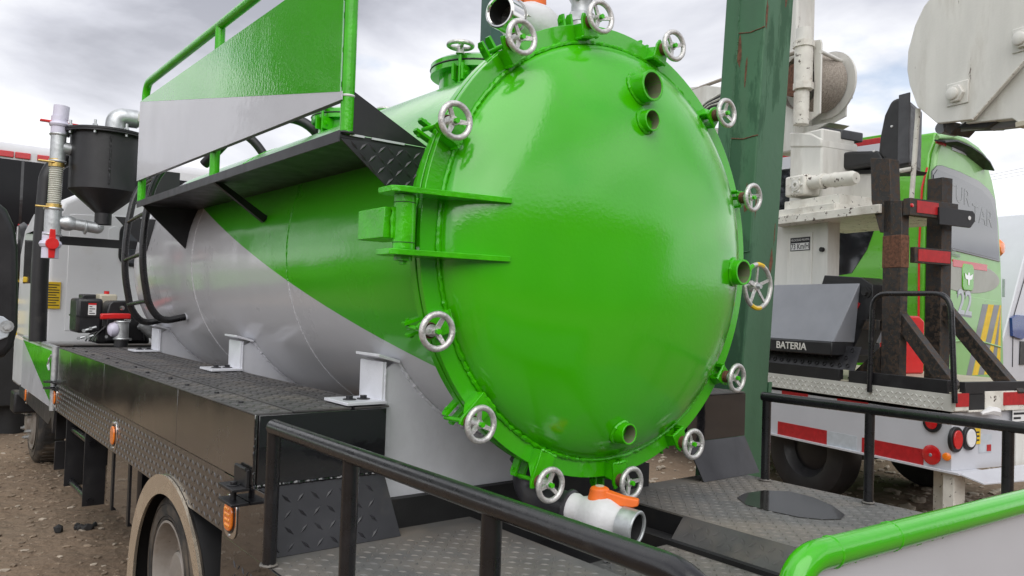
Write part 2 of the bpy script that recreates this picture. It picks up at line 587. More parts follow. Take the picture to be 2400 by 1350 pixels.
gx, gy = axis_steps(-420, 420, .075, -1.5, 4), axis_steps(-420, 420, .075, 2.5, 13)
g = MB()
g.add([(x, y, ground_h(x, y) if abs(x) < 40 and abs(y) < 40 else 0) for y in gy for x in gx],
      [(j * len(gx) + i, j * len(gx) + i + 1, (j + 1) * len(gx) + i + 1, (j + 1) * len(gx) + i) for j in range(len(gy) - 1) for i in range(len(gx) - 1)])
g.build('ground', 'ground', kind='structure', org=(0, 0, 0), smooth=180, recalc=False)

ICO = bmesh.new()
bmesh.ops.create_icosphere(ICO, subdivisions=1, radius=1)
IV = [q.co.copy() for q in ICO.verts]
IF = [[q.index for q in f.verts] for f in ICO.faces]
ICO.free()


def stone(mb, x, y, s, flat=.5, sink=.35):
    rz = Matrix.Rotation(random.uniform(0, 6.28), 3, 'Z')
    sc = Vector((s * random.uniform(.8, 1.5), s * random.uniform(.6, 1), s * flat * random.uniform(.6, 1.2)))
    z = ground_h(x, y) + sc.z * (1 - 2 * sink)
    mb.add([rz @ Vector((q.x * sc.x * random.uniform(.8, 1.15), q.y * sc.y * random.uniform(.8, 1.15), q.z * sc.z)) + Vector((x, y, z)) for q in IV], IF)


for nm, cnt in (('stone', 5200), ('stone_pale', 900)):
    gr = MB()
    for _ in range(cnt):
        y = 3.0 + 10 * random.random() ** 1.5
        x = random.uniform(-.8, 1.6) if random.random() < .7 else random.uniform(-.9, 3.2)
        stone(gr, x, y, .005 + .026 * random.random() ** 3.6, .42, .28)
    gr.build('gravel', nm, kind='stuff', smooth=20, recalc=False)
gr = MB()
for _ in range(2600):
    x, y = random.uniform(4.2, 11), random.uniform(.6, 8)
    stone(gr, x, y, .012 + .05 * random.random() ** 2.6, .55)
gr.build('rubble', 'stone_pale', kind='stuff', smooth=25, recalc=False)
clod = MB(); q = at(185, 1238, 2, .03)
for k in range(9):
    stone(clod, q.x + random.gauss(0, .045), q.y + random.gauss(0, .035), random.uniform(.02, .045), .8, .2)
tag(clod.build('dirt_clod', 'dark', smooth=25), 'dark lump of dirt lying on the brown yard left of the truck', 'dirt clod')

# ------------------------------------------------------------------ the tank truck
CX, CZ, FY = 2.2738, 1.8954, 2.226     # tank axis and the plane of the door flange
T = thing('tank_truck', 'green and grey vacuum tank truck with a domed rear door ringed by handwheels', 'truck', (2.27, 4.4, 0))


def pol(r, deg, y):
    return Vector((CX + r * math.cos(R_(deg)), y, CZ + r * math.sin(R_(deg))))


AX = (0, 1, 0)
RS = .825
# shell with dished front head
m = MB()
m.lathe((CX, 0, CZ), AX, [(RS, 2.30)] + [(RS, 2.3 + (6.42 - 2.3) * i / 40) for i in range(1, 41)] +
        [(RS * math.cos(R_(a)) ** .6, 6.42 + .22 * math.sin(R_(a))) for a in (12, 25, 38, 50, 62, 74, 84, 89)], 120)
shell = m.build('tank_shell', 'shell', T, org=(CX, 0, CZ), recalc=False)
for y in (3.52, 4.98):
    m = MB()
    m.bead([pol(RS, a, y) for a in range(95, 272, 3)], .0038)
    m.build('weld_seam', 'shell', shell, org=(CX, 0, CZ))
m = MB(); m.lathe((CX, 0, CZ), AX, [(.90, FY + .034), (.90, FY + .066), (RS - .01, FY + .066), (RS - .01, FY + .034)], 120, closed=True)
m.build('tank_flange', 'green', T, bevel=.002)
m = MB(); m.bead([pol(RS + .004, a, FY + .068) for a in range(0, 360, 2)], .008, True)
m.build('flange_weld', 'green_edge', T)
m = MB(); m.lathe((CX, 0, CZ), AX, [(.894, FY + .0245), (.894, FY + .0335), (RS, FY + .0335), (RS, FY + .0245)], 120, closed=True)
m.build('door_gasket', 'rubber', T)

# domed door
DOME = .21


def dome_y(r):
    return FY + .004 - DOME * max(0, 1 - (r / RS) ** 2.15) ** .56


m = MB()
rr = [1e-4] + [RS * (i / 34) for i in range(1, 34)] + [RS * q for q in (.98, .988, .994, .998, .9995)]
m.lathe((CX, 0, CZ), AX, [(r, dome_y(r)) for r in rr] + [(RS, FY + .02)], 128)
door = m.build('tank_door', 'green', T, org=(CX, FY, CZ), smooth=60)
m = MB(); m.lathe((CX, 0, CZ), AX, [(.90, FY), (.90, FY + .024), (RS - .004, FY + .024), (RS - .004, FY)], 128, closed=True)
m.build('door_flange', 'green', door, bevel=.002)
m = MB(); m.bead([pol(RS + .005, a, FY - .004) for a in range(0, 360, 2)], .0085, True)
m.build('door_weld', 'green_edge', door)


def stub(px, py, y_open, r, extra=.04):
    p = at(px, py, 1, y_open)
    rr = math.hypot(p.x - CX, p.z - CZ)
    base = min(FY - .002, dome_y(rr) + extra)
    mb = MB()
    mb.pipe((p.x, base, p.z), (p.x, y_open, p.z), r, r * .84, 36)
    o = mb.build('pipe_stub', 'green_edge', door, bevel=.0015)
    k = MB()
    pts = []
    for i in range(36):
        a = i * math.pi / 18
        q = Vector((p.x + r * 1.03 * math.cos(a), 0, p.z + r * 1.03 * math.sin(a)))
        q.y = dome_y(math.hypot(q.x - CX, q.z - CZ)) - .004
        pts.append(q)
    k.bead(pts, .0075, True)
    k.build('pipe_weld', 'green_edge', door)
    k = MB(); k.lathe((p.x, y_open + .002, p.z), AX, [(r * .838, 0), (r * .838, base - y_open - .004), (1e-4, base - y_open - .004)], 30)
    k.build('pipe_bore', 'bore', door)


stub(1531, 200, 2.03, .060)
stub(1531, 281, 2.025, .043)
stub(1476, 1018, 2.075, .041)
stub(1744, 638, 2.05, .056)

# hinge of the door
hg = MB()
hg.prism([(1.225, 2.165, 1.812), (1.225, 2.25, 1.812), (1.27, 2.275, 1.812), (1.42, FY - .002, 1.812), (1.50, 2.20, 1.812), (1.665, 2.13, 1.812),
          (1.652, 2.088, 1.812), (1.46, 2.118, 1.812), (1.30, 2.145, 1.812), (1.25, 2.148, 1.812)], (0, 0, .019))
hl = hg.build('hinge_arm', 'green_edge', T, bevel=.002)
c2 = clone(hl, T, hl.location + Vector((0, 0, .200)))
BASE[c2.name] = BASE[hl.name] + Vector((0, 0, .2))
hp = MB(); hp.cyl((1.30, 2.205, 1.833), (1.30, 2.205, 2.010), .036, n=28)
pin = hp.build('hinge_pin', 'green_edge', T, bevel=.0015)
for z in (1.855, 1.985):
    k = MB(); k.torus((1.30, 2.205, z), (0, 0, 1), .0362, .0012, 28, 5); k.build('pin_joint', 'dark', pin)
k = MB(); k.cyl((1.30, 2.205, 1.797), (1.30, 2.205, 1.812), .03, n=20); k.hexa((1.30, 2.205, 1.785), (0, 0, 1), .014, .012)
k.build('pin_cap', 'green_edge', pin)
k = MB(); k.cyl((1.30, 2.205, 2.031), (1.30, 2.205, 2.037), .034, n=20)
k.build('pin_cap', 'green_edge', pin)
k = MB(); k.box((1.235, 2.222, 1.868), (1.34, 2.40, 1.968)); hb = k.build('hinge_block', 'green_edge', T, bevel=.003)
k = MB(); k.bead([(1.262, 2.212, 1.868 + .1 * i / 8) for i in range(9)], .0085); k.build('block_weld', 'green_edge', hb)
k = MB(); k.box((1.33, 2.262, 1.85), (1.46, 2.29, 1.985)); k.build('hinge_bracket', 'green_edge', T)

# handwheels with their clamps
def wheel_mesh(R=.056, r=.0105, spokes=3, hub=.0165, a0=35):
    k = MB()
    k.torus((0, 0, 0), AX, R, r, 40, 10)
    for i in range(spokes):
        a = R_(a0 + 360 / spokes * i)
        d, t = Vector((math.cos(a), 0, math.sin(a))), Vector((-math.sin(a), 0, math.cos(a)))
        p0, p1 = d * hub * .6 + Vector((0, .010, 0)), d * R
        w0, w1, th = .0085, .0062, .0042
        k.add([p0 + t * w0 + Vector((0, -th, 0)), p0 - t * w0 + Vector((0, -th, 0)), p0 - t * w0 + Vector((0, th, 0)), p0 + t * w0 + Vector((0, th, 0)),
               p1 + t * w1 + Vector((0, -th, 0)), p1 - t * w1 + Vector((0, -th, 0)), p1 - t * w1 + Vector((0, th, 0)), p1 + t * w1 + Vector((0, th, 0))],
              [(0, 1, 2, 3), (7, 6, 5, 4), (0, 4, 5, 1), (1, 5, 6, 2), (2, 6, 7, 3), (3, 7, 4, 0)])
    k.lathe((0, 0, 0), AX, [(1e-4, .0), (hub * .8, .0), (hub, .006), (hub * 1.05, .03), (hub * 1.25, .034), (hub * 1.25, .040), (1e-4, .040)], 20)
    return k


spots = [(1223, 87), (1408, 40), (1580, 107), (1703, 265), (1765, 463), (1727, 886), (1625, 1041), (1480, 1132), (1290, 1137), (1127, 995), (1025, 777), (1068, 283)]
WY = 2.115
proto = None
for i, (px, py) in enumerate(spots):
    p = at(px, py, 1, WY)
    ang = math.degrees(math.atan2(p.z - CZ, p.x - CX))
    u = Vector((math.cos(R_(ang)), 0, math.sin(R_(ang)))); t = Vector((-u.z, 0, u.x))
    if proto is None:
        wheel_mesh().build('handwheel', 'alu', T, org=(0, 0, 0), smooth=50)
        proto = bpy.data.objects['handwheel']
        BASE['handwheel'] = Vector()
        k = MB(); k.hexa((0, -.013, 0), AX, .0098, .014); nut = k.build('hub_nut', 'green_edge', proto, org=(0, 0, 0))
        k = MB(); k.lathe((0, .040, 0), AX, [(.024, 0), (.027, .004), (.027, .010), (.021, .012), (.026, .016), (.026, .022), (1e-4, .022)], 22)
        col_ = k.build('rusty_collar', 'rust', proto, org=(0, 0, 0))
        k = MB(); k.cyl((0, .005, 0), (0, .20, 0), .0085, n=12); st = k.build('swing_bolt', 'green_edge', proto, org=(0, 0, 0))
        subs = (nut, col_, st)
        w = proto
    else:
        w = clone(proto, T, (0, 0, 0))
        for s_ in subs:
            clone(s_, w, s_.location)
    w.location = p - BASE[T.name]
    w.rotation_euler = (random.uniform(-.06, .06), random.uniform(0, 6.28), random.uniform(-.05, .05))
    # clamp: slotted front plate, two webs on the door flange, ears on the tank flange
    rc = math.hypot(p.x - CX, p.z - CZ)
    o = Vector((CX, 0, CZ))

    def q(r, s, y):
        return o + u * r + t * s + Vector((0, y, 0))
    cl = MB()
    y0 = WY + .0625
    cl.prism([q(.842, -.038, y0), q(.842, .038, y0), q(rc + .012, .034, y0), q(rc + .034, .024, y0), q(rc + .030, .011, y0), q(rc - .01, .0095, y0),
              q(rc - .01, -.0095, y0), q(rc + .030, -.011, y0), q(rc + .034, -.024, y0), q(rc + .012, -.034, y0)], (0, .011, 0))
    lug = cl.build('clamp_plate', 'green_edge', T, bevel=.0015)
    for sg in (-1, 1):
        k = MB()
        k.prism([q(.842, sg * .028, FY + .001), q(.842, sg * .028, y0 + .010), q(rc - .005, sg * .028, y0 + .010), q(.898, sg * .028, FY + .001)], t * (.010 * sg))
        k.build('clamp_web', 'green_edge', lug)
        k = MB()
        k.prism([q(.862, sg * .016, FY + .064), q(.862, sg * .016, FY + .098), q(.944, sg * .016, FY + .098), q(.958, sg * .016, FY + .086), q(.958, sg * .016, FY + .064), q(.9, sg * .016, FY + .064)], t * (.010 * sg))
        k.bolt(q(.934, sg * .026, FY + .081), t * sg, .0075)
        k.build('bolt_ear', 'green_edge', lug)
    k = MB(); k.bead([q(.842, -.038, y0 + .004), q(.842, .038, y0 + .004)], .0065)
    k.bead([q(.842, .039, FY - .002), q(.842, .039, y0)], .006)
    k.build('clamp_weld', 'green_edge', lug)

# big five-spoke wheel of the side valve
p = at(1776, 671, 1, 2.36)
k = wheel_mesh(.112, .012, 5, .024, 20)
bw = k.build('valve_wheel', 'alu', T, org=(0, 0, 0), smooth=50, label='large five spoke handwheel with yellow and green paint marks')
bw.location = p - BASE[T.name]; BASE[bw.name] = p
k = MB()
for a0, a1 in ((68, 100), (240, 285)):
    k.tube([p + Vector((.1125 * math.cos(R_(a)), -.0012, .1125 * math.sin(R_(a)))) for a in range(a0, a1, 6)], .0118, 8)
k.build('paint_smear', 'yellow', bw)
k = MB(); k.tube([p + Vector((.1125 * math.cos(R_(a)), -.001, .1125 * math.sin(R_(a)))) for a in range(115, 170, 6)], .0119, 8)
k.build('paint_smear', 'green_edge', bw)
k = MB(); k.cyl(p + Vector((0, -.012, 0)), p + Vector((0, .42, 0)), .012, n=14); k.hexa(p + Vector((0, -.02, 0)), AX, .014, .02)
k.build('valve_stem', 'galv', bw)
k = MB(); k.cyl(p + Vector((0, .32, 0)), p + Vector((0, .5, 0)), .06); k.cyl((CX + .78, p.y + .4, p.z), p + Vector((0, .4, 0)), .05)
k.build('valve_body', 'green_edge', T)

# ------------------------------------------------------------------ walkway, sign panel and its rail on the left of the tank
WX, WZ = 1.178, 2.222
k = MB()
k.box((WX, 2.45, WZ - .006), (1.53, 5.19, WZ + .012))
deckw = k.build('walkway_deck', 'black_matt', T, bevel=.002)
k = MB(); k.box((WX - .006, 2.44, WZ - .022), (WX + .0, 5.20, WZ + .018))
k.build('edge_strip', 'tread', deckw, bevel=.0015)
k = MB(); k.lugs((WX + .01, 2.46, WZ + .0122), (1, 0, 0), (0, 1, 0), .33, 2.7); k.build('tread_lug', 'tread_top', deckw, kind='stuff', recalc=False)
k = MB(); k.prism([(WX + .002, 2.444, WZ - .008), (1.525, 2.444, WZ + .002), (1.452, 2.444, 2.005)], (0, .006, 0))
gus = k.build('gusset_plate', 'tread', T)
k = MB()
tri = [(WX + .002, WZ - .008), (1.525, WZ + .002), (1.452, 2.005)]


def in_tri(x, z, tr=tri):
    s = []
    for i in range(3):
        (x0, z0), (x1, z1) = tr[i], tr[(i + 1) % 3]
        s.append((x1 - x0) * (z - z0) - (z1 - z0) * (x - x0))
    m_ = .0012
    return all(v < -m_ for v in s) or all(v > m_ for v in s)


k.lugs((WX, 2.4438, 2.0), (1, 0, 0), (0, 0, 1), .36, .23, .036, .042, .013, .0035, lambda a, b: in_tri(WX + a, 2.0 + b))
k.build('tread_lug', 'tread', gus, kind='stuff', recalc=False)
k = MB(); k.prism([(1.205, 2.445, WZ + .014), (1.205, 2.445, 2.392), (1.53, 2.445, WZ + .014)], (0, .006, 0)); k.build('end_plate', 'black_matt', T)
for xa, xb in ((1.215, 1.27), (1.30, 1.43)):
    k = MB(); k.box((xa, 2.4435, WZ + .006), (xb, 2.449, WZ + .0135)); k.build('weld_gap', 'white', gus)
k = MB(); k.prism([(WX + .002, 5.12, WZ - .008), (1.56, 5.12, WZ - .004), (1.448, 5.12, 1.965)], (0, .006, 0)); k.build('gusset_plate', 'black_matt', T)
k = MB(); k.prism([(WX + .05, 6.05, WZ - .008), (1.50, 6.05, WZ - .004), (1.448, 6.05, 1.985)], (0, .006, 0)); k.build('gusset_plate', 'black_matt', T)
k = MB(); k.prism([(1.205, 3.83, WZ - .008), (1.25, 3.83, WZ - .008), (1.475, 3.83, 2.075), (1.452, 3.83, 2.045)], (0, .028, 0)); k.build('strut', 'black_matt', T)
# rail
PX_ = WX + .032
TOPZ = 2.985
k = MB(); k.tube(bend([(PX_, 5.255, 2.245), (PX_, 5.255, TOPZ), (PX_, 1.9, TOPZ)], .10, 8), .0235, 14)
rail = k.build('panel_rail', 'green_edge', T)
for y in (3.86, 2.462):
    k = MB(); k.tube([(PX_, y, WZ + .01), (PX_, y, TOPZ - .01)], .0235, 14); k.build('rail_post', 'green_edge', rail)
k = MB(); k.torus((PX_, 2.462, 2.365), (0, 0, 1), .022, .0045, 20, 6); k.build('paint_band', 'paper', rail)
for y in (2.462, 3.86, 5.255):
    k = MB(); k.bead([(PX_ + .025 * math.cos(a), y + .025 * math.sin(a), WZ + .015) for a in [i * .5 for i in range(13)]], .006); k.build('weld', 'black_matt', rail)
SX = WX + .002
k = MB()
k.prism([(SX, 5.262, 2.372), (SX, 2.448, 2.347), (SX, 2.448, 2.376), (SX, 5.262, 2.868)], (.004, 0, 0))
pan = k.build('sign_panel', 'white', T)
k = MB(); k.prism([(SX - .0006, 5.262, 2.8681), (SX - .0006, 2.462, 2.3761), (SX - .0006, 2.462, 2.84), ], (.004, 0, 0))
k.build('green_field', 'green_sheet', pan)
k = MB(); k.prism([(SX + .0045, 5.262, 2.374), (SX + .0045, 2.462, 2.349), (SX + .0045, 2.462, 2.372), (SX + .0045, 5.262, 2.397)], (.022, 0, 0)); k.build('panel_angle', 'grey_steel', pan)
for z in (2.40, 2.52, 2.64, 2.70):
    k = MB(); k.bead([(PX_ - .02, 2.482, z), (PX_ - .02, 2.482, z + .018)], .006); k.build('weld_tack', 'green_edge', rail)

# ladder on the shell
la = []
for y, dz in ((5.33, 0), (5.80, -.03)):
    k = MB()
    prof = [(1.535, 1.535), (1.38, 1.50), (1.30, 1.60), (1.25, 1.85), (1.25, 2.10), (1.29, 2.38), (1.40, 2.56), (1.62, 2.68)]
    k.tube(bend([(x, y, z + dz) for x, z in prof], .12, 6), .0225, 12)
    la.append(k.build('ladder_rail', 'rail_black', T))
for x, z in ((1.285, 1.63), (1.25, 1.93), (1.26, 2.19), (1.33, 2.44)):
    k = MB(); k.tube([(x, 5.33, z), (x, 5.80, z - .03)], .014, 10); k.build('ladder_rung', 'rail_black', T)
k = MB(); k.torus((1.53, 5.33, 1.535), (1, 0, .2), .025, .006, 18, 6); k.build('ladder_weld', 'white', la[0])

# ------------------------------------------------------------------ manholes and valves on top
def manhole(x, y, zt, r, wheels):
    zb = CZ + math.sqrt(RS ** 2 - min(abs(x - CX) + r * .9, RS * .99) ** 2) - .12
    k = MB(); k.cyl((x, y, zb), (x, y, zt), r, n=40); nk = k.build('manhole_neck', 'green', T)
    k = MB(); k.lathe((x, y, zt), (0, 0, 1), [(1e-4, .062), (r * .7, .058), (r * 1.12, .035), (r * 1.22, .022), (r * 1.22, .0)], 44); k.build('manhole_lid', 'green', nk)
    k = MB(); k.lathe((x, y, zt - .03), (0, 0, 1), [(r * .99, 0), (r * 1.22, 0), (r * 1.22, .028), (r * .99, .028)], 44, closed=True); k.build('manhole_flange', 'green', nk)
    k = MB(); k.torus((x, y, zt - .001), (0, 0, 1), r * 1.215, .005, 44, 6); k.build('manhole_gasket', 'rubber', nk)
    for a in wheels:
        u = Vector((math.cos(R_(a)), math.sin(R_(a)), 0)); c = Vector((x, y, zt)) + u * r * 1.34
        w = clone(proto, T, c + Vector((0, 0, .055)) - BASE[T.name], (R_(90) * -1, 0, R_(a)))
        clone(nut, w, nut.location)
        s2 = clone(st, w, st.location)
        k = MB()
        t = Vector((-u.y, u.x, 0))
        for sg in (-1, 1):
            k.prism([c - u * .10 + t * sg * .018 + Vector((0, 0, -.11)), c + u * .03 + t * sg * .018 + Vector((0, 0, -.11)), c + u * .03 + t * sg * .018 + Vector((0, 0, -.035)), c - u * .10 + t * sg * .018 + Vector((0, 0, -.035))], t * sg * .011)
        k.bolt(c + t * .029 + Vector((0, 0, -.075)), t, .011)
        k.build('lid_clamp', 'green_edge', T)


manhole(CX - .01, 3.16, CZ + .925, .20, (214, 300, 60))
manhole(CX + .02, 4.62, CZ + .94, .20, (205, 300, 60))
# white ball valve on top
p = at(1172, 27, 1, 2.50)
z = p.z
x0 = p.x
d = Vector((-.55, -.83, 0)).normalized()           # mouth direction
d = Vector((-.94, -.33, -.04)).normalized()
k = MB()
b0 = Vector((x0, 2.50, z))
k.lathe(b0 - d * .09, -d, [(1e-4, .46), (.078, .46), (.08, .40), (.074, .39), (.074, .34), (.09, .31), (.108, .24), (.114, .18), (.106, .12), (.08, .06), (.074, .0), (1e-4, 0)], 36)
bv_ = k.build('ball_valve', 'valve', T)
k = MB(); k.pipe(b0, b0 - d * .10, .068, .052, 32); k.torus(b0, d, .060, .008, 32, 8); k.hexa(b0 - d * .09, -d, .077, .045); k.build('coupling', 'chrome', bv_)
k = MB(); k.lathe(b0 - d * .003, -d, [(.0515, 0), (.0515, .1), (1e-4, .1)], 28); k.build('coupling_bore', 'dark', bv_)
cc = b0 - d * .27
k = MB(); k.lathe(cc + Vector((0, 0, .085)), (0, 0, 1), [(.046, 0), (.05, .03), (.046, .07), (1e-4, .075)], 24); k.box(cc + Vector((-.02, -.01, .14)), cc + Vector((.02, .26, .165))); k.build('valve_handle', 'orange', bv_, bevel=.006)
k = MB(); k.cyl(b0 - d * .50, b0 - d * .50 + Vector((0, 0, -.30)), .055); k.build('valve_elbow', 'white', bv_)
# galvanised riser behind the door top
p = at(1360, 60, 1, 2.62)
k = MB()
k.lathe((p.x, p.y, p.z - .14), (0, 0, 1), [(.052, 0), (.052, .10), (.06, .10), (.06, .125), (.05, .13), (.05, .15), (1e-4, .15)], 28)
rs_ = k.build('riser_pipe', 'galv', T)
k = MB(); k.hexa((p.x, p.y, p.z + .01), (0, 0, 1), .062, .04); k.lathe((p.x, p.y, p.z + .05), (0, 0, 1), [(.046, 0), (.044, .05), (.07, .10), (.085, .14), (.085, .2)], 28); k.build('riser_union', 'galv', rs_)
k = MB(); k.tube([(p.x, p.y, p.z + .10), (p.x - .10, p.y - .05, p.z + .12), (p.x - .16, p.y - .09, p.z + .14)], .012, 10); k.build('relief_lever', 'galv', rs_)
# black hoses over the front of the tank
for px, py, y in ((770, 385, 4.85), (625, 405, 5.85)):
    p = at(px, py - 30, 1, y)
    k = MB(); k.tube(bend([(p.x + .05, y, p.z - .35), (p.x + .02, y, p.z), (p.x - .14, y + .06, p.z + .20), (p.x - .42, y + .3, p.z + .22), (p.x - .62, y + .6, p.z - .1)], .12, 6), .033, 12)
    k.build('black_hose', 'rubber', T)

# ------------------------------------------------------------------ side lockers, skirts, rear deck
LX, DZ, BT, BS = 1.0, .785, 1.262, 1.018     # left face, deck height, locker top, locker/skirt seam
BX1 = 1.505
k = MB()
k.box((LX + .012, 2.645, BS), (BX1, 6.56, BT - .006))
lk = k.build('side_locker', 'black_matt', T)
yy = [2.64, 3.55, 5.02, 6.08, 6.56]
for a, b in zip(yy, yy[1:]):
    k = MB(); k.box((LX, a + .0015, BS + .002), (LX + .011, b - .0015, BT)); k.build('locker_panel', 'black_side', lk, bevel=.0015)
k = MB(); k.box((LX + .012, 2.632, BS + .004), (BX1, 2.644, BT - .002)); k.build('locker_end', 'black', lk, bevel=.002)
k = MB(); k.bead([(LX + .0, 2.636, BS + .01 + .02 * i) for i in range(12)], .004); k.bead([(LX, 2.634, BS), (BX1, 2.634, BS)], .006); k.build('corner_weld', 'black', lk)
# top tread strips with gaps
for xa, xb, cuts in ((LX, LX + .135, (2.64, 3.9, 5.3, 6.55)), (LX + .150, LX + .375, (2.66, 3.62, 4.75, 5.75, 6.55)), (LX + .392, BX1 + .03, (2.66, 4.2, 5.5, 6.55))):
    for a, b in zip(cuts, cuts[1:]):
        k = MB(); k.box((xa, a + .006, BT - .004), (xb, b - .006, BT + random.uniform(.001, .005))); s_ = k.build('tread_strip', 'tread_top', lk, bevel=.001)
        k = MB(); k.lugs((xa + .004, a + .01, BT + .0035), (1, 0, 0), (0, 1, 0), xb - xa - .006, b - a - .02, .042, .034, .012, .0035); k.build('tread_lug', 'tread_top', s_, kind='stuff', recalc=False)
for i in range(11):
    k = MB(); k.cyl((LX + .06 + .02 * (i % 2), 2.95 + i * .34, BT), (LX + .06 + .02 * (i % 2), 2.95 + i * .34, BT + .010), .010, n=10); k.build('bolt_head', 'tread', lk)
# skirt with the wheel arch cut out
AY, AZ, AR = 3.635, .27, .575
ya, yb, zs = 2.925, 6.62, .80


def skirt_pts(r):
    a0 = math.degrees(math.asin((zs - AZ) / r))
    return [(AY + r * math.cos(R_(a)), AZ + r * math.sin(R_(a))) for a in [a0 + (180 - 2 * a0) * i / 16 for i in range(17)]]


pts = [(yb, BS - .001), (ya, BS - .001), (ya, .60), (AY - AR * math.cos(R_(35)), .60)]
pts = [(yb, BS - .001), (yb, zs)] + [q for q in skirt_pts(AR)] + [(ya, zs), (ya, BS - .001)]
k = MB(); k.prism([(LX + .002, y, z) for y, z in pts], (.006, 0, 0))
sk = k.build('tread_skirt', 'tread_side', T)
k = MB(); k.lugs((LX + .002, yb, zs), (0, -1, 0), (0, 0, 1), yb - ya, BS - zs, .034, .030, .010, .0022,
                 lambda a, b: math.hypot(yb - a - AY, zs + b - AZ) > AR + .012)
k.build('tread_lug', 'tread_side', sk, kind='stuff', recalc=False)
# rear corner below the locker
k = MB(); k.box((LX, .62, .52), (LX + .01, ya - .002, DZ + .004)); k.box((LX + .0005, 2.53, DZ), (LX + .010, ya - .002, BS - .002))
sp = k.build('side_plate', 'black', T, bevel=.0015)
k = MB(); k.lugs((LX, 2.8, .53), (0, -1, 0), (0, 0, 1), 2.1, .24, .042, .034, .011, .003); k.build('tread_lug', 'tread', sp, kind='stuff', recalc=False)
# slanted tread plate under the locker end (left), its mirror at the right
RX0, RX1 = 3.30, 3.805
for xa, xb, xo, nm in ((LX + .012, BX1, BX1 + .042, 0), (RX0, RX1, RX0, 1)):
    a, b, c, d_ = (V(xa, 2.634, BS - .006 if not nm else .985), V(xb, 2.634, BS - .006 if not nm else .985),
                   V(xo if not nm else RX1 + .05, 2.565, DZ + .002), V(xa + .005 if not nm else RX0 + .06, 2.565, DZ + .002))
    nrm = (d_ - a).cross(b - a).normalized()
    if nrm.y > 0:
        nrm = -nrm
    k = MB(); k.prism([a, b, c, d_], -nrm * .006)
    pl = k.build('slanted_plate', 'tread', T)
    k = MB(); up = (a - d_).normalized(); ri = V(1, 0, 0)
    if nm:
        continue
    k.lugs(d_ + nrm * .0003 + ri * .02, ri, up, (xb - xa) - .04, .24, .054, .044, .012, .0035)
    k.build('tread_lug', 'tread', pl, kind='stuff', recalc=False)
# right locker
k = MB(); k.box((RX0, 2.645, .985), (RX1, 6.5, 1.225)); rl = k.build('side_locker', 'black_matt', T, bevel=.003)
k = MB(); k.box((RX0, 2.635, .987), (RX1, 2.644, 1.223)); k.build('locker_end', 'black', rl)
k = MB(); k.box((RX0, 2.64, 1.226), (RX1, 6.5, 1.232)); k.build('tread_strip', 'tread_top', rl)
k = MB(); k.lugs((RX0, 2.65, 1.2325), (1, 0, 0), (0, 1, 0), .5, 1.6); k.build('tread_lug', 'tread_top', rl, kind='stuff', recalc=False)

# deck: two side plates, sloping cheeks and a sunken centre plate
YB = .60
XL, XR = at(1355, 1310, 2, DZ).x, 2.735
LZ = DZ - .105
yc = at(1580, 1272, 2, LZ).y


def plate(name, pts, m, lug_o, lug_u, lug_v, U, Vv, inside=None, th=-.008):
    k = MB(); k.prism(pts, (0, 0, th)); o = k.build(name, m, T)
    k = MB(); k.lugs(lug_o, lug_u, lug_v, U, Vv, .040, .032, .012, .0036, inside); k.build('tread_lug', m, o, kind='stuff', recalc=False)
    return o


plate('deck_plate', [(LX + .002, YB, DZ), (XL, YB, DZ), (XL, 2.70, DZ), (LX + .002, 2.70, DZ)], 'deck', (LX + .01, YB, DZ + .0003), (1, 0, 0), (0, 1, 0), XL - LX - .02, 1.95)
plate('deck_plate', [(XR, YB, DZ), (3.745, YB, DZ), (3.745, 2.70, DZ), (XR, 2.70, DZ)], 'deck', (XR + .01, YB, DZ + .0003), (1, 0, 0), (0, 1, 0), 1.0, 2.0)
ci0, ci1 = XL + .085, XR - .105
plate('deck_plate', [(ci0, YB, LZ), (ci1, YB, LZ), (ci1, yc, LZ), (ci0, yc, LZ)], 'deck', (ci0, YB, LZ + .0003), (1, 0, 0), (0, 1, 0), ci1 - ci0, yc - YB)
for x0, x1 in ((XR - .0005, ci1), (XL + .0005, ci0)):
    ye = 2.19
    k = MB(); k.prism([(x0, YB, DZ - .001), (x0, ye, DZ - .001), (x1, yc, LZ), (x1, YB, LZ)], (0, 0, -.006)); ck = k.build('sloping_cheek', 'tread_top', T)
    up = V(x0 - x1, 0, DZ - LZ).normalized()
    k = MB(); k.lugs(V(x1, YB, LZ) + V(0, 0, .0008), (0, 1, 0) if x1 < x0 else (0, 1, 0), up, yc - YB, .13, .043, .036, .013, .0034)
    if x1 < x0:
        for f in k.f:
            pass
    k.build('tread_lug', 'tread_top', ck, kind='stuff')
# puddle and ring
pp = [at(x, y, 2, DZ + .0042) for x, y in ((1727, 1166), (1745, 1156), (1790, 1149), (1850, 1151), (1905, 1165), (1950, 1184), (1980, 1206), (1972, 1216), (1930, 1217), (1870, 1211), (1800, 1196), (1750, 1183))]
k = MB(); k.prism(pp, (0, 0, -.003)); tag(k.build('puddle', 'water', recalc=True), 'dark wet oval puddle on the tread plate deck right of the tank', 'puddle')
q = at(1432, 1302, 2, LZ + .03)
k = MB(); k.torus((q.x, q.y, q.z), (.25, .9, .2), .026, .0035, 24, 6); k.cyl((q.x - .02, q.y + .01, q.z - .02), (q.x + .04, q.y + .03, q.z - .026), .006); tag(k.build('pull_ring', 'galv'), 'small steel pull ring lying on the sunken deck plate below the valve', 'ring')
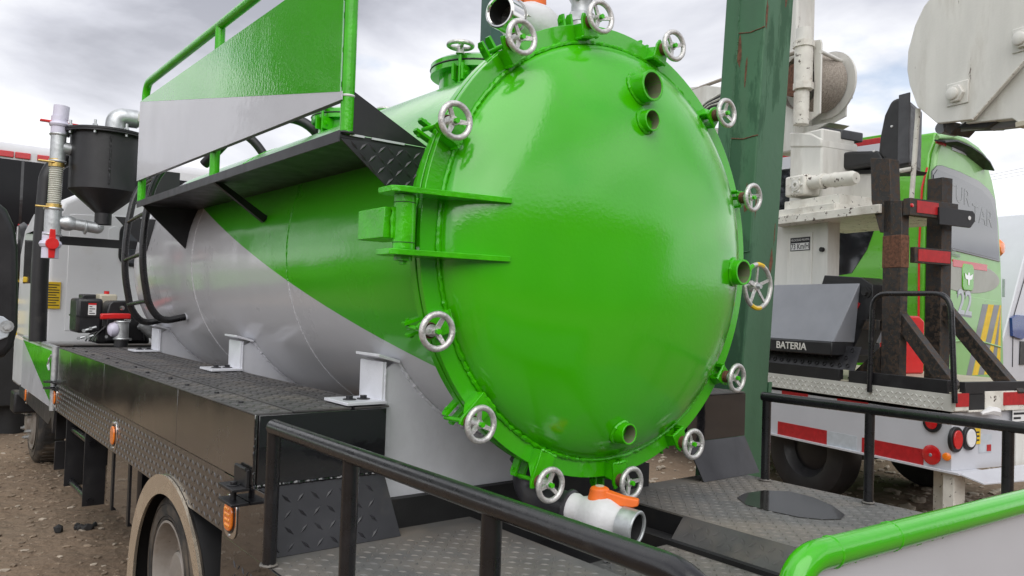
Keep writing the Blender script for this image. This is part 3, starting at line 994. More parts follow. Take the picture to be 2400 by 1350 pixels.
# chassis and cross members
for x in (1.86, 2.66):
    k = MB(); k.box((x - .04, .7, .50), (x + .04, 9.3, .70)); k.build('chassis_rail', 'dark', T)
k = MB(); k.box((1.52, 2.66, .60), (3.04, 2.74, .90)); k.box((1.51, 2.70, .62), (1.53, 6.5, 1.0)); k.box((3.02, 2.70, .62), (3.04, 6.5, 1.0)); k.build('sub_frame', 'dark', T)
k = MB(); k.box((1.0, .62, .70), (3.74, .72, .76)); k.box((XL - .03, .7, .68), (XL, 2.64, .775)); k.box((XR, .7, .68), (XR + .03, 2.64, .775)); k.box((1.9, 2.3, .60), (2.8, 2.66, .62)); k.build('deck_beam', 'dark', T)
for px in (1030, 1085):
    p = at(px, 1195, 2, DZ + .004)
    k = MB(); k.box(p + V(-.05, -.04, 0), p + V(.05, .05, .008)); k.bolt(p + V(0, 0, .008), (0, 0, 1), .013); k.cyl(p, p + V(0, 0, .045), .009); k.build('anchor_bolt', 'tread', T)

# saddles carrying the tank
for y, full in ((2.70, 1), (4.27, 0), (5.92, 0)):
    for sg in (-1, 1):
        if sg > 0 and not full:
            continue
        x0 = CX + sg * .745
        arcp = [(CX + sg * (RS + .004) * math.cos(R_(a)), CZ + (RS + .004) * math.sin(R_(a))) for a in [-34 - i * 4.0 for i in range(15)]]
        ps = [(x0, .93), (x0, 1.455)] + [(x, z) for x, z in arcp if (x - x0) * sg < .0] + [(CX, CZ - RS - .004), (CX, .93)]
        ps = [(x0, .80 if full else .95), (x0, 1.40)] + [(x, z) for x, z in arcp] + [(CX + sg * .01, CZ - RS - .006), (CX + sg * .01, .905)] + [(x0 - sg * .02, .86 if full else .95)]
        k = MB(); k.prism([(x, y, z) for x, z in ps], (0, .012, 0))
        sd = k.build('tank_saddle', 'saddle', T)
        k = MB(); k.box((x0 - .010, y - .002, 1.27), (x0 + .004, y + .185, 1.43)); k.build('saddle_rib', 'saddle', sd, bevel=.002)
        k = MB(); k.bead([(x, y - .004, z) for x, z in arcp], .007); k.bead([(x0 - .002 * sg, y - .004, 1.27 + .02 * i) for i in range(9)], .004); k.build('saddle_weld', 'saddle', sd)
        fx = CX + sg * (RS + .006) * math.cos(R_(33.5)); fz = CZ - (RS + .006) * math.sin(R_(33.5))
        k = MB(); k.prism([(x0 + sg * .045, y - .03, 1.452), (x0 + sg * .045, y + .16, 1.452), (fx + sg * .0, y + .16, 1.425), (fx, y - .03, 1.425)], (0, 0, .012)); k.build('saddle_cap', 'saddle', sd, bevel=.002)
        fb = x0 + sg * .17
        k = MB(); k.box((min(fb, x0) , y - .03, BT + .008), (max(fb, x0), y + .17, BT + .020)); fp = k.build('foot_plate', 'saddle', sd, bevel=.002)
        for dy in (.01, .11):
            k = MB(); k.bolt((x0 + sg * (.05 + dy * .6), y + .06 + .0 * dy, BT + .020), (0, 0, 1), .015); k.build('foot_bolt', 'tread', fp)
        k = MB(); k.box((x0 - .006, y - .003, 1.10), (x0 + .03, y + .05, BT + .007)); k.build('foot_web', 'saddle', sd)

# black rails round the deck
def gate_rail(pts, posts, x):
    k = MB(); k.tube(bend(pts, .11, 8), .0245, 16)
    r_ = k.build('deck_rail', 'rail_black', T)
    for y, zt in posts:
        k = MB(); k.tube([(x + .008, y, DZ + .004), (x + .008, y, zt - .02), (x, y, zt)], [.023, .023, .022], 14); po = k.build('rail_post', 'rail_black', r_)
        k = MB(); k.bead([(x + .008 + .026 * math.cos(a * .5), y + .026 * math.sin(a * .5), DZ + .007) for a in range(13)], .0055); k.build('post_weld', 'deck', po)
        BASE[po.name] = BASE[po.name]
    return r_


gate_rail([(1.005, 2.49, 1.242), (1.005, .735, 1.242), (1.05, .735, .80)], [(2.50, 1.245), (1.955, 1.242), (1.315, 1.242)], 1.005)
gate_rail([(3.68, 2.44, 1.232), (3.68, .75, 1.232), (3.62, .75, .80)], [(2.42, 1.232), (1.86, 1.232), (1.27, 1.232)], 3.68)
# green rear gate in the foreground: same height, right rear corner
ga, gb = at(1868, 1314, 2, 1.232), at(2140, 1243, 2, 1.232)
gd = (gb - ga).normalized()
gc = ga + gd * 1.6
k = MB(); k.tube(bend([ga - gd * .015 + V(0, 0, -.5), ga - gd * .015, gc, gc + V(0, 0, -.5)], .085, 10), .0275, 20)
gt = k.build('rear_gate', 'green', T)
for dd in (.10, .30):
    k = MB(); k.bead(arc(ga + gd * dd, V(0, 0, 1), gd.cross(V(0, 0, 1)), .0272, 0, 350, 26), .0022, True); k.build('tube_joint', 'green', gt)
k = MB(); k.prism([ga + gd * .02 + V(0, 0, -.48), gc + V(0, 0, -.48), gc + V(0, 0, -.022), ga + gd * .05 + V(0, 0, -.022)], gd.cross(V(0, 0, 1)) * .004); k.build('gate_sheet', 'white', gt)
k = MB()
for i in range(1, 9):
    c = ga + gd * (.07 + .055 * i) + V(0, 0, -.026)
    k.bead([c - gd * .012, c + gd * .012], .006)
k.build('gate_weld', 'green_edge', gt)

# marker lamps
def lamp(px, py, x, big=0):
    p = at(px, py, 0, x)
    hy, hz, r = (.052, .062, .046) if big else (.05, .062, .044)
    def rrect(hy, hz, r, xx):
        out = []
        for cy, cz, a0 in ((hy - r, hz - r, 0), (-hy + r, hz - r, 90), (-hy + r, -hz + r, 180), (hy - r, -hz + r, 270)):
            out += [(xx, p.y + cy + r * math.cos(R_(a0 + 18 * i)), p.z + cz + r * math.sin(R_(a0 + 18 * i))) for i in range(6)]
        return out
    k = MB(); k.prism(rrect(hy + .013, hz + .014, r, x - .004), (.006, 0, 0)); bz = k.build('marker_lamp', 'chrome', T, bevel=.002)
    k = MB(); k.prism(rrect(hy - .010, hz - .012, r * .8, x - .014), (.011, 0, 0)); le = k.build('lamp_lens', 'amber', bz, bevel=.004)
    k = MB(); k.prism(rrect(hy - .002, hz - .004, r * .9, x - .0055), (.002, 0, 0)); k.build('lamp_gasket', 'rubber', bz)
    if big:
        for i in range(3):
            for j in range(4):
                k = MB(); c = V(x - .0145, p.y + (i - 1) * .016 + (j - 1.5) * .002, p.z + (j - 1.5) * .019)
                k.lathe(c, (-1, 0, 0), [(.0068, 0), (.005, .003), (1e-4, .004)], 10); k.build('lamp_led', 'amber_led', le)
    for s in (-1, 1):
        k = MB(); k.cyl((x - .007, p.y, p.z + s * (hz + .004)), (x - .004, p.y, p.z + s * (hz + .004)), .005, n=8); k.build('lamp_screw', 'galv', bz)


lamp(541, 1210, LX - .001, 1)
lamp(268, 1020, LX + .001)
lamp(130, 931, LX + .001)
# hinge bracket at the rear corner
k = MB()
for z in (.955, 1.005):
    k.box((LX - .062, 2.66, z - .005), (LX - .001, 2.80, z + .005))
k.box((LX - .012, 2.665, 1.01), (LX - .001, 2.79, 1.07)); k.cyl((LX - .032, 2.73, .94), (LX - .032, 2.73, 1.012), .011, n=10); k.bolt((LX - .032, 2.73, 1.010), (0, 0, 1), .013)
hbk = k.build('gate_hinge', 'black_matt', T, bevel=.0015)
k = MB(); k.bead([(LX - .012, 2.668 + .012 * i, 1.072) for i in range(10)], .006); k.build('hinge_weld', 'black_matt', hbk)

# rear wheel with its polished arch trim
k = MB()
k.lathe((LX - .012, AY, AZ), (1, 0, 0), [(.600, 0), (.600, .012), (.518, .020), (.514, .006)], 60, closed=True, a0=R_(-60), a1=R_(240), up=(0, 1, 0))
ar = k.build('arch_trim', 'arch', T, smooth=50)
k = MB(); k.lathe((LX + .0, AY, AZ), (1, 0, 0), [(.605, .01), (.60, .44), (.592, .44), (.594, .01)], 60, closed=True, a0=R_(-20), a1=R_(200), up=(0, 1, 0))
k.build('wheel_arch', 'dark', T)


def road_wheel(xo, y, r, w, rim_r, sg=1, name='rear_wheel', twin=False):
    """xo: outer face; the wheel reaches inwards along +X*sg"""
    root = None
    prof = [(rim_r, .03), (rim_r + .015, .008), (r * .80, .0), (r * .93, .012), (r * .985, .035), (r, .055), (r, w - .055), (r * .985, w - .035), (r * .93, w - .012), (r * .8, w), (rim_r, w - .02)]
    k = MB(); k.lathe((xo, y, r), (sg, 0, 0), prof, 64)
    if twin:
        k.lathe((xo + sg * (w + .05), y, r), (sg, 0, 0), prof, 48)
    tr = k.build(name, 'tyre', T, smooth=35)
    k = MB()
    for i in range(44):
        a = i * 2 * math.pi / 44
        u, t = V(0, math.cos(a), math.sin(a)), V(0, -math.sin(a), math.cos(a))
        c = V(xo + sg * .055, y, r) + u * r
        d = V(sg * (w - .11), 0, 0)
        k.add([c - t * .011, c + t * .011, c + t * .011 + u * .008, c - t * .011 + u * .008, c - t * .011 + d, c + t * .011 + d, c + t * .011 + u * .008 + d, c - t * .011 + u * .008 + d],
              [(0, 1, 2, 3), (7, 6, 5, 4), (0, 4, 5, 1), (1, 5, 6, 2), (2, 6, 7, 3), (3, 7, 4, 0)])
    k.build('tread_block', 'tyre', tr, kind='stuff')
    for rr_ in (.72, .86):
        k = MB(); k.torus((xo + sg * .004, y, r), (1, 0, 0), r * rr_, .003, 60, 5); k.build('sidewall_rib', 'tyre', tr)
    return tr


tr = road_wheel(1.04, 3.74, .385, .235, .245, twin=True)
k = MB()
k.lathe((1.05, 3.74, .385), (1, 0, 0), [(.25, .004), (.256, -.006), (.246, -.008), (.24, .0), (.232, .05), (.215, .09), (.16, .10), (.13, .085), (.115, .085), (.11, .04), (.1, .03), (1e-4, .03)], 56)
rm = k.build('wheel_rim', 'rim', tr, smooth=30)
for i in range(6):
    a = R_(60 * i + 10)
    k = MB(); k.cyl((1.138, 3.74 + .19 * math.cos(a), .385 + .19 * math.sin(a)), (1.142, 3.74 + .19 * math.cos(a), .385 + .19 * math.sin(a)), .028); k.build('rim_hole', 'dark', tr)
p = at(78, 1000, 0, 1.16)
FWY = p.y + .12
tr = road_wheel(1.165, FWY, .40, .24, .26, name='front_wheel')
k = MB(); k.lathe((1.17, FWY, .40), (1, 0, 0), [(.262, 0), (.266, -.008), (.25, -.010), (.235, .02), (.20, -.02), (.15, -.035), (.11, -.03), (.09, -.06), (1e-4, -.065)], 48); k.build('wheel_rim', 'rim', tr, smooth=30)
for i in range(6):
    a = R_(60 * i + 30)
    k = MB(); c = V(1.14, FWY + .15 * math.cos(a), .40 + .15 * math.sin(a)); k.hexa(c, (-1, 0, 0), .02, .035); k.cyl(c, c - V(.055, 0, 0), .011, n=8); k.build('wheel_nut', 'galv', tr)
# right wheels, hidden but real
for x, y, n_ in ((3.70, 3.74, 'rear_wheel'), (3.60, FWY, 'front_wheel')):
    k = MB(); k.lathe((x, y, .39), (-1, 0, 0), [(.24, .03), (.3, 0), (.37, .01), (.39, .05), (.39, .19), (.37, .23), (.24, .2), (1e-4, .2)], 40); k.build(n_, 'tyre', T)

# under the left side: steps, boxes, mud guards
def pbox(px0, py0, px1, py1, x, y1=None, depth=.2, m='dark', name='under_box', bev=.004):
    a, b = at(px0, py0, 0, x), at(px1, py1, 0, x)
    k = MB(); k.box((x, a.y, a.z), (x + depth, b.y, b.z)); return k.build(name, m, T, bevel=bev)


k = MB(); k.box((1.09, 4.52, .40), (1.55, 5.28, .80)); ft = k.build('fuel_tank', 'black', T, bevel=.02, seg=3)
for y in (4.7, 5.1):
    k = MB(); k.box((1.084, y - .02, .39), (1.56, y + .02, .815)); k.build('tank_strap', 'black_matt', ft)
k = MB(); k.box((1.2, 5.3, .45), (1.55, 5.62, .8)); k.build('air_tank_box', 'dark', T, bevel=.01)
for y in (5.64, 6.30):
    k = MB(); k.box((1.03, y - .005, .30), (1.16, y + .005, .80)); k.build('step_side', 'black_matt', T, bevel=.002)
for z in (.70, .33):
    k = MB(); k.cyl((1.075, 5.63, z), (1.075, 6.31, z), .022, n=14); k.build('step_rung', 'rail_black', T)
k = MB(); k.box((1.06, 6.92, .30), (1.50, 6.94, .52)); k.box((1.06, 6.92, .535), (1.50, 6.94, .76)); k.box((1.065, 6.93, .76), (1.07, 7.35, .80)); k.build('mud_guard', 'black_matt', T, bevel=.003)
# front side panel, green and white, hinged at the locker
fy0, fy1 = 6.70, 8.42
k = MB(); k.box((LX - .008, fy0, .80), (LX + .012, fy1, 1.245)); sp_ = k.build('side_flap', 'white', T, bevel=.004)
k = MB(); k.prism([(LX - .0088, fy0 + .05, .83), (LX - .0088, fy0 + .05, 1.225), (LX - .0088, fy1 - .02, 1.225)], (.002, 0, 0)); k.build('green_field', 'green', sp_)
k = MB(); k.tube([(LX + .0, fy0 - .01, .79), (LX, fy0 - .01, 1.265)], .026, 12); k.tube([(LX, fy0, 1.255), (LX, fy1, 1.255)], .016, 10); k.build('flap_frame', 'galv', sp_)
for z in (.955, 1.0):
    k = MB(); k.cyl((LX - .02, fy0 - .03, z), (LX - .02, fy0 - .03, z + .012), .055, n=18); k.box((LX - .03, fy0 - .16, z), (LX + .03, fy0 - .02, z + .012)); k.build('flap_hinge', 'black_matt', sp_)
k = MB(); k.tube(bend([(LX - .025, fy0 + .02, 1.20), (LX - .035, fy0 + .10, 1.12), (LX - .03, fy0 + .04, 1.08), (LX - .025, fy0 + .11, 1.17)], .02), .006, 8); k.build('latch_chain', 'galv', sp_)
k = MB(); k.prism([(LX, 6.62, .80), (LX, fy0 + .1, .80), (LX, fy0 - .02, .62)], (.02, 0, 0)); k.prism([(LX + .002, 6.64, .80), (LX + .002, 8.6, .80), (LX + .002, 8.6, .70), (LX + .002, 6.9, .66)], (.008, 0, 0)); k.build('flap_skirt', 'tread', T)
lamp(62, 926, LX - .001)
k = MB(); k.box((LX - .03, 8.66, .52), (LX + .20, 8.95, .72)); k.build('cab_step', 'black_matt', T, bevel=.02, seg=3)

# ------------------------------------------------------------------ cab
cx0, cx1, cy0, cy1, cz0, cz1 = 1.06, 3.46, 7.78, 9.55, 1.20, 2.56
prof = [(cx0, cz0), (cx0, 2.05), (cx0 + .03, 2.3), (cx0 + .10, 2.48), (cx0 + .22, 2.55), (CX, cz1 + .02), (cx1 - .22, 2.55), (cx1 - .10, 2.48), (cx1 - .03, 2.3), (cx1, 2.05), (cx1, cz0)]
k = MB(); k.prism([(x, cy0, z) for x, z in prof], (0, cy1 - cy0, 0))
cab = k.build('cab', 'cab_white', T, bevel=.05, seg=4)
k = MB(); k.box((cx0, 8.3, .72), (cx1, 9.7, 1.22)); k.build('cab_base', 'cab_white', cab, bevel=.03)
k = MB()
k.prism([(cx0 + .16, cy0 - .004, 1.34), (cx1 - .16, cy0 - .004, 1.34), (cx1 - .16, cy0 - .004, 2.36), (CX, cy0 - .004, 2.42), (cx0 + .16, cy0 - .004, 2.36)], (0, .01, 0)); bk = k.build('rear_panel', 'cab_white', cab, bevel=.004)
for xx in (cx0 + .30, cx0 + .52):
    k = MB(); k.prism([(xx - .05, cy0 - .008, 2.12), (xx + .05, cy0 - .008, 2.12), (xx + .05, cy0 - .008, 2.26), (xx, cy0 - .008, 2.29), (xx - .05, cy0 - .008, 2.26)], (0, .006, 0)); k.build('pressed_rib', 'cab_white', cab, bevel=.003)
k = MB()
wx0, wx1, wz0, wz1 = 1.62, 2.9, 1.93, 2.33
def rr2(x0, z0, x1, z1, r, y):
    out = []
    for x, z, a0 in ((x1 - r, z1 - r, 0), (x0 + r, z1 - r, 90), (x0 + r, z0 + r, 180), (x1 - r, z0 + r, 270)):
        out += [(x + r * math.cos(R_(a0 + 15 * i)), y, z + r * math.sin(R_(a0 + 15 * i))) for i in range(7)]
    return out
k.prism(rr2(wx0, wz0, wx1, wz1, .1, cy0 - .016), (0, .02, 0)); fr_ = k.build('rear_window_seal', 'rubber', cab, bevel=.004)
k = MB(); k.prism(rr2(wx0 + .03, wz0 + .03, wx1 - .03, wz1 - .03, .08, cy0 - .019), (0, .01, 0)); k.build('rear_window', 'glass_grey', fr_)
k = MB(); k.box((cx0 + .012, cy0 - .014, 1.53), (cx0 + .115, cy0 + .004, 1.76)); dc = k.build('warning_decal', 'yellow', cab)
for i in range(9):
    k = MB(); k.box((cx0 + .022, cy0 - .0152, 1.555 + .022 * i), (cx0 + .105 - .02 * (i % 3 == 1), cy0 - .0135, 1.563 + .022 * i)); k.build('decal_line', 'ink', dc)
k = MB(); k.box((cx0 - .004, 8.25, 1.75), (cx0 + .01, 9.2, 2.25)); k.build('side_window', 'glass', cab, bevel=.004)
k = MB(); k.box((1.30, 7.80, 1.0), (3.2, 8.2, 1.21)); k.build('cab_cross_member', 'dark', T)
# black riser pipe beside the cab
X0 = 1.0
pt = [at(x, y, 1, 7.35) for x, y in ((88, 800), (95, 600), (112, 400), (165, 362), (330, 352))]
pt[-1].y += .3
k = MB(); k.tube(bend(pt, .16, 8), .064, 16)
k.build('intake_riser', 'black_matt', T)
k = MB(); a_, b_ = at(130, 562, 1, 7.2), at(300, 576, 1, 7.2); k.box((a_.x, 7.2, a_.z - .035), (b_.x + .3, 7.225, a_.z + .035)); k.build('support_bar', 'black_matt', T)

# filter canister and pipework in front of the tank
KY = 6.95
c = at(247, 400, 1, KY); cr_ = .258
zt, zm, zb = at(247, 322, 1, KY).z, at(250, 450, 1, KY).z, at(236, 500, 1, KY).z
kx = c.x
k = MB(); k.cyl((kx, KY, zm), (kx, KY, zt), cr_, n=48); can = k.build('filter_canister', 'black_matt', T)
k = MB(); k.lathe((kx, KY, zb - .09), (0, 0, 1), [(.062, 0), (.062, .09), (cr_, zm - zb + .09)], 48); k.build('canister_cone', 'black_matt', can)
k = MB()
k.cyl((kx, KY, zt), (kx, KY, zt + .012), cr_ + .05, n=48); k.cyl((kx, KY, zt + .016), (kx, KY, zt + .032), cr_ + .05, n=48)
lid = k.build('canister_lid', 'black_matt', can)
for i in range(8):
    a = i * math.pi / 4 + .3
    k = MB(); b = V(kx + (cr_ + .028) * math.cos(a), KY + (cr_ + .028) * math.sin(a), zt - .02)
    k.cyl(b, b + V(0, 0, .10), .010, n=8); k.hexa(b + V(0, 0, .052), (0, 0, 1), .018, .015); k.build('lid_bolt', 'galv', lid)
k = MB(); k.bead([(kx - .02, KY - cr_ - .002, zm + .03 + (zt - zm - .06) * i / 20) for i in range(21)], .007); k.build('canister_seam', 'black_matt', can)
k = MB(); k.box((kx + cr_ - .03, KY - .05, zm - .05), (kx + cr_ + .3, KY + .05, zm + .22)); k.build('canister_bracket', 'black_matt', can)
def px(x, y, yy=KY):
    return at(x, y, 1, yy)
el = px(270, 300)
k = MB(); k.tube(bend([V(el.x, KY, zt + .03), V(el.x, KY, zt + .18), V(el.x + .16, KY, zt + .185)], .1, 8), .075, 18); k.torus((el.x, KY, zt + .05), (0, 0, 1), .075, .012, 24, 6); k.build('outlet_elbow', 'galv', T)
k = MB(); hp_ = [V(el.x + .14 + .02 * i, KY - .01 * i * .2, zt + .185) for i in range(22)]
k.tube(hp_, [.070 if i % 2 else .061 for i in range(22)], 18); k.box(hp_[2] + V(-.03, -.075, -.03), hp_[2] + V(.06, -.06, .03)); k.build('ribbed_hose', 'hose_clear', T)
# vertical stack: valve, tee, clear hose, tee, valve
top, tee1, h0, h1, tee2, bot = px(142, 290), px(136, 352), px(133, 378), px(126, 492), px(124, 520), px(118, 575)
k = MB(); k.tube([tee1 + V(.0, 0, .12), tee1 + V(0, 0, .26)], .058, 18); k.torus(tee1 + V(0, 0, .2), (0, 0, 1), .05, .022, 24, 8); k.cyl(tee1 + V(.006, 0, .24), tee1 + V(.012, 0, .345), .056, n=18); v1 = k.build('pvc_valve', 'pvc', T)
k = MB(); k.box(tee1 + V(-.13, -.02, .205), tee1 + V(.13, .02, .222)); k.build('butterfly_handle', 'red', v1, bevel=.004)
k = MB()
k.cyl(tee1 + V(0, 0, -.10), tee1 + V(0, 0, .13), .055); k.cyl(tee1 + V(.03, 0, .02), tee1 + V(.16, 0, .02), .05, .046)
for dz in (-.09, .12): k.torus(tee1 + V(0, 0, dz), (0, 0, 1), .056, .010, 22, 6)
k.torus(tee1 + V(.15, 0, .02), (1, 0, 0), .048, .008, 20, 6); k.build('pipe_tee', 'galv', T)
k = MB(); k.cyl(tee1 + V(.15, 0, .02), (kx - cr_ + .02, KY, tee1.z + .02), .05); k.build('inlet_pipe', 'black_matt', T)
n_ = 46
k = MB(); k.tube([h0.lerp(h1, i / n_) for i in range(n_ + 1)], [.050 if i % 2 else .043 for i in range(n_ + 1)], 16); hs = k.build('ribbed_hose', 'hose_clear', T)
for c_ in (h0.lerp(h1, .04), h0.lerp(h1, .96)):
    k = MB(); k.cyl(c_ + V(0, 0, -.03), c_ + V(0, 0, .03), .055); k.cyl(c_ + V(-.02, -.05, 0), c_ + V(-.13, -.05, 0), .008, n=8); k.build('hose_clamp', 'brass', hs)
k = MB(); k.cyl(tee2 + V(0, 0, -.11), tee2 + V(0, 0, .11), .060); k.lathe(tee2 + V(.04, 0, 0), (1, 0, 0), [(.045, 0), (.06, .05), (.06, .08), (.04, .12)], 18)
for dz in (-.10, .10): k.torus(tee2 + V(0, 0, dz), (0, 0, 1), .061, .010, 22, 6)
k.build('pipe_tee', 'galv', T)
e1 = V(kx - .035, KY, zb - .10)
k = MB(); k.tube(bend([tee2 + V(.12, 0, 0), V(e1.x, KY, tee2.z - .02), e1], .08, 8), .046, 16); k.torus(V(e1.x - .09, KY, tee2.z - .02), (1, 0, 0), .05, .010, 20, 6); k.build('drain_pipe', 'galv', T)
k = MB(); k.cyl(bot + V(0, 0, -.10), bot + V(0, 0, .10), .06); k.torus(bot + V(0, 0, .01), (0, 0, 1), .05, .03, 24, 8); v2 = k.build('pvc_valve', 'pvc', T)
k = MB(); k.prism([bot + V(-.02, -.085, -.10), bot + V(.02, -.085, -.10), bot + V(.025, -.085, 0), bot + V(.018, -.085, .12), bot + V(-.018, -.085, .12), bot + V(-.025, -.085, 0)], (0, .02, 0)); k.cyl(bot + V(0, -.10, .01), bot + V(0, -.05, .01), .045); k.build('butterfly_handle', 'red', v2, bevel=.003)

# pump engine on the bed
EY = 6.72
def pxe(x, y, yy=EY):
    return at(x, y, 1, yy)
k = MB(); k.box((1.2, 6.58, 1.17), (2.2, 7.5, 1.21)); k.build('pump_bed', 'dark', T)
a_, b_ = pxe(177, 790), pxe(243, 700)
k = MB(); k.box((a_.x, EY, a_.z + .03), (b_.x, EY + .30, b_.z - .0)); en = k.build('pump_engine', 'plastic', T, bevel=.025, seg=3)
k = MB(); k.box((a_.x - .004, EY - .006, a_.z + .155), (b_.x + .006, EY + .3, a_.z + .167)); k.build('tank_seam', 'plastic', en)
a2, b2 = pxe(195, 703), pxe(228, 690); k = MB(); k.box((a2.x, EY + .03, a2.z), (b2.x, EY + .2, b2.z)); k.build('tank_cap', 'plastic', en, bevel=.01)
a2, b2 = pxe(206, 738), pxe(226, 711); k = MB(); k.box((a2.x, EY - .004, a2.z), (b2.x, EY + .006, b2.z)); lb = k.build('spec_label', 'paper', en)
k = MB(); k.box((a2.x, EY - .006, b2.z - .012), (b2.x, EY, b2.z)); k.build('label_band', 'red', lb)
for i in range(6):
    k = MB(); k.box((a2.x + .008, EY - .0055, a2.z + .010 + .017 * i), (b2.x - .008 - .02 * (i % 2), EY - .003, a2.z + .016 + .017 * i)); k.build('label_line', 'ink', lb)
a2, b2 = pxe(233, 715, 7.0), pxe(276, 690, 7.0); k = MB(); k.box((a2.x, 7.0, a2.z - .05), (b2.x, 7.2, b2.z)); k.build('air_cleaner', 'cream', en, bevel=.015)
a2 = pxe(253, 691, 7.0); k = MB(); k.cyl(a2 + V(0, .05, -.01), a2 + V(0, .05, .03), .02, n=10); k.build('knob', 'red', en)
y2 = EY - .02
pts = [pxe(x, y, y2) for x, y in ((248, 800), (251, 730), (256, 712), (264, 705), (306, 705), (312, 712), (337, 770), (340, 800))]
k = MB(); k.prism(pts, (0, .25, 0)); sh_ = k.build('engine_shroud', 'plastic', en, bevel=.012, seg=3)
b3 = pxe(286, 722, y2); k = MB(); k.lathe(b3 + V(0, -.002, 0), (0, -1, 0), [(.02, 0), (.018, .006), (1e-4, .008)], 14); k.build('shroud_badge', 'chrome', en)
text('shroud_lettering', 'Power', 'paper', en, pxe(279, 740, y2) + V(0, -.003, 0), (1, 0, 0), (0, 0, 1), .034, .001)
text('shroud_lettering', 'Max', 'paper', en, pxe(299, 750, y2) + V(0, -.003, 0), (1, 0, 0), (0, 0, 1), .03, .001)
pts = [pxe(x, y, EY + .05) for x, y in ((225, 806), (228, 780), (245, 762), (330, 762), (350, 790), (352, 806))]
k = MB(); k.prism(pts, (0, .3, 0)); k.build('pump_housing', 'plastic', en, bevel=.02)
for i in range(3):
    p0 = pxe(200 + 8 * i, 800); k = MB(); k.tube(bend([p0, p0 + V(.03, 0, .06), p0 + V(.10, .02, .08 + .02 * i), p0 + V(.16, .03, .14)], .03), .006, 7); k.build('engine_cable', 'rubber', en)
for x, y in ((184, 793), (196, 775), (205, 790), (212, 770)):
    p0 = pxe(x, y); k = MB(); k.cyl(p0, p0 + V(.04, 0, .012), .010, n=8); k.hexa(p0, (0, -1, 0), .014, .012); k.build('engine_fitting', 'galv', en)
for x, y in ((206, 789), (249, 789), (305, 795)):
    p0 = pxe(x, y, EY - .01); k = MB(); k.hexa(p0, (0, -1, 0), .012, .01); k.build('engine_bolt', 'galv', en)
q = pxe(285, 775, EY - .16)
k = MB(); k.cyl(q + V(0, 0, -.07), q + V(0, 0, .075), .050)
for dz in (-.062, .068): k.torus(q + V(0, 0, dz), (0, 0, 1), .051, .008, 22, 6)
gv = k.build('suction_tee', 'galv', T)
k = MB(); k.cyl(q + V(0, 0, -.12), q + V(0, 0, -.06), .05); k.build('suction_boot', 'rubber', gv)
k = MB(); k.lathe(q + V(-.03, 0, .01), (-1, 0, -.1), [(.05, 0), (.058, .02), (.05, .05), (.03, .065), (1e-4, .07)], 22); k.build('valve_body', 'pvc', gv)
k = MB(); k.prism([q + V(-.15, -.03, .085), q + V(-.05, -.035, .09), q + V(.055, -.03, .09), q + V(.055, .03, .09), q + V(-.05, .035, .09), q + V(-.15, .03, .085)], (0, 0, .042)); k.build('valve_handle', 'red', gv, bevel=.008)
q = pxe(350, 775, 6.6); k = MB(); k.tube([q + V(-.06 + .013 * i, 0, .06 - .011 * i) for i in range(12)], [.052 if i % 2 else .046 for i in range(12)], 14); k.build('suction_hose', 'galv', T)

# ------------------------------------------------------------------ drain valve under the door
vy = 2.16
c0, c1 = at(1338, 1190, 1, 2.13), at(1492, 1239, 1, 1.87)
d = (c1 - c0).normalized()
Ln = (c1 - c0).length
k = MB()
k.lathe(c0 - d * .01, d, [(1e-4, 0), (.055, 0), (.058, .03), (.052, .05), (.062, Ln * .28), (.076, Ln * .42), (.082, Ln * .52), (.076, Ln * .64), (.058, Ln * .76), (.056, Ln * .82), (1e-4, Ln * .82)], 36)
dvv = k.build('drain_valve', 'valve', T)
k = MB(); k.pipe(c0 + d * Ln * .78, c1, .0625, .051, 36); k.torus(c1, d, .057, .0065, 36, 8); k.build('drain_coupling', 'galv', dvv)
k = MB(); k.lathe(c1 - d * .004, -d, [(.0505, 0), (.0505, .09), (1e-4, .09)], 28); k.build('drain_bore', 'dark', dvv)
k = MB(); k.box(c1 - d * .05 + V(.02, 0, .02), c1 - d * .03 + V(.045, .01, .038)); k.build('cam_lug', 'brass', dvv)
hc = c0 + d * Ln * .44 + V(0, 0, -.03)
k = MB()
k.lathe(hc + V(0, 0, .045), (0, 0, 1), [(.05, 0), (.052, .02), (.046, .04), (.037, .07), (.034, .088), (.02, .094), (1e-4, .094)], 28)
he = at(1484, 1176, 1, hc.y - .10)
s_ = V(0, 0, 1)
hd = (he - hc); hd.z = 0; hd.normalize(); hs_ = hd.cross(V(0, 0, 1))
z1, z2 = hc.z + .115, he.z + .005
p0, p1, p2 = hc + hd * .02, hc + hd * .09, Vector((he.x, he.y, 0))
for q_, w_, zz in (): pass
sec = [(Vector((p0.x, p0.y, z1)), .030, .034), (Vector((p1.x, p1.y, z1 - .012)), .021, .024), (Vector((p2.x, p2.y, z2)), .024, .022), (Vector((p2.x, p2.y, z2)) + hd * .02, .018, .016)]
vs, fs = [], []
for c_, w_, h_ in sec:
    vs += [c_ - hs_ * w_ - V(0, 0, h_), c_ + hs_ * w_ - V(0, 0, h_), c_ + hs_ * w_ * .8 + V(0, 0, h_ * .4), c_ - hs_ * w_ * .8 + V(0, 0, h_ * .4)]
for i in range(3):
    for j in range(4):
        fs.append((i * 4 + j, i * 4 + (j + 1) % 4, i * 4 + 4 + (j + 1) % 4, i * 4 + 4 + j))
fs += [(0, 1, 2, 3), (12, 13, 14, 15)]
k.add(vs, fs); k.build('valve_handle', 'orange', dvv, bevel=.005, seg=3)
k = MB(); k.cyl(hc + V(0, 0, .138), hc + V(0, 0, .142), .016, n=14); k.build('handle_cap', 'cream', dvv)
k = MB(); ce = c0 - d * .10; ce.y = 2.36
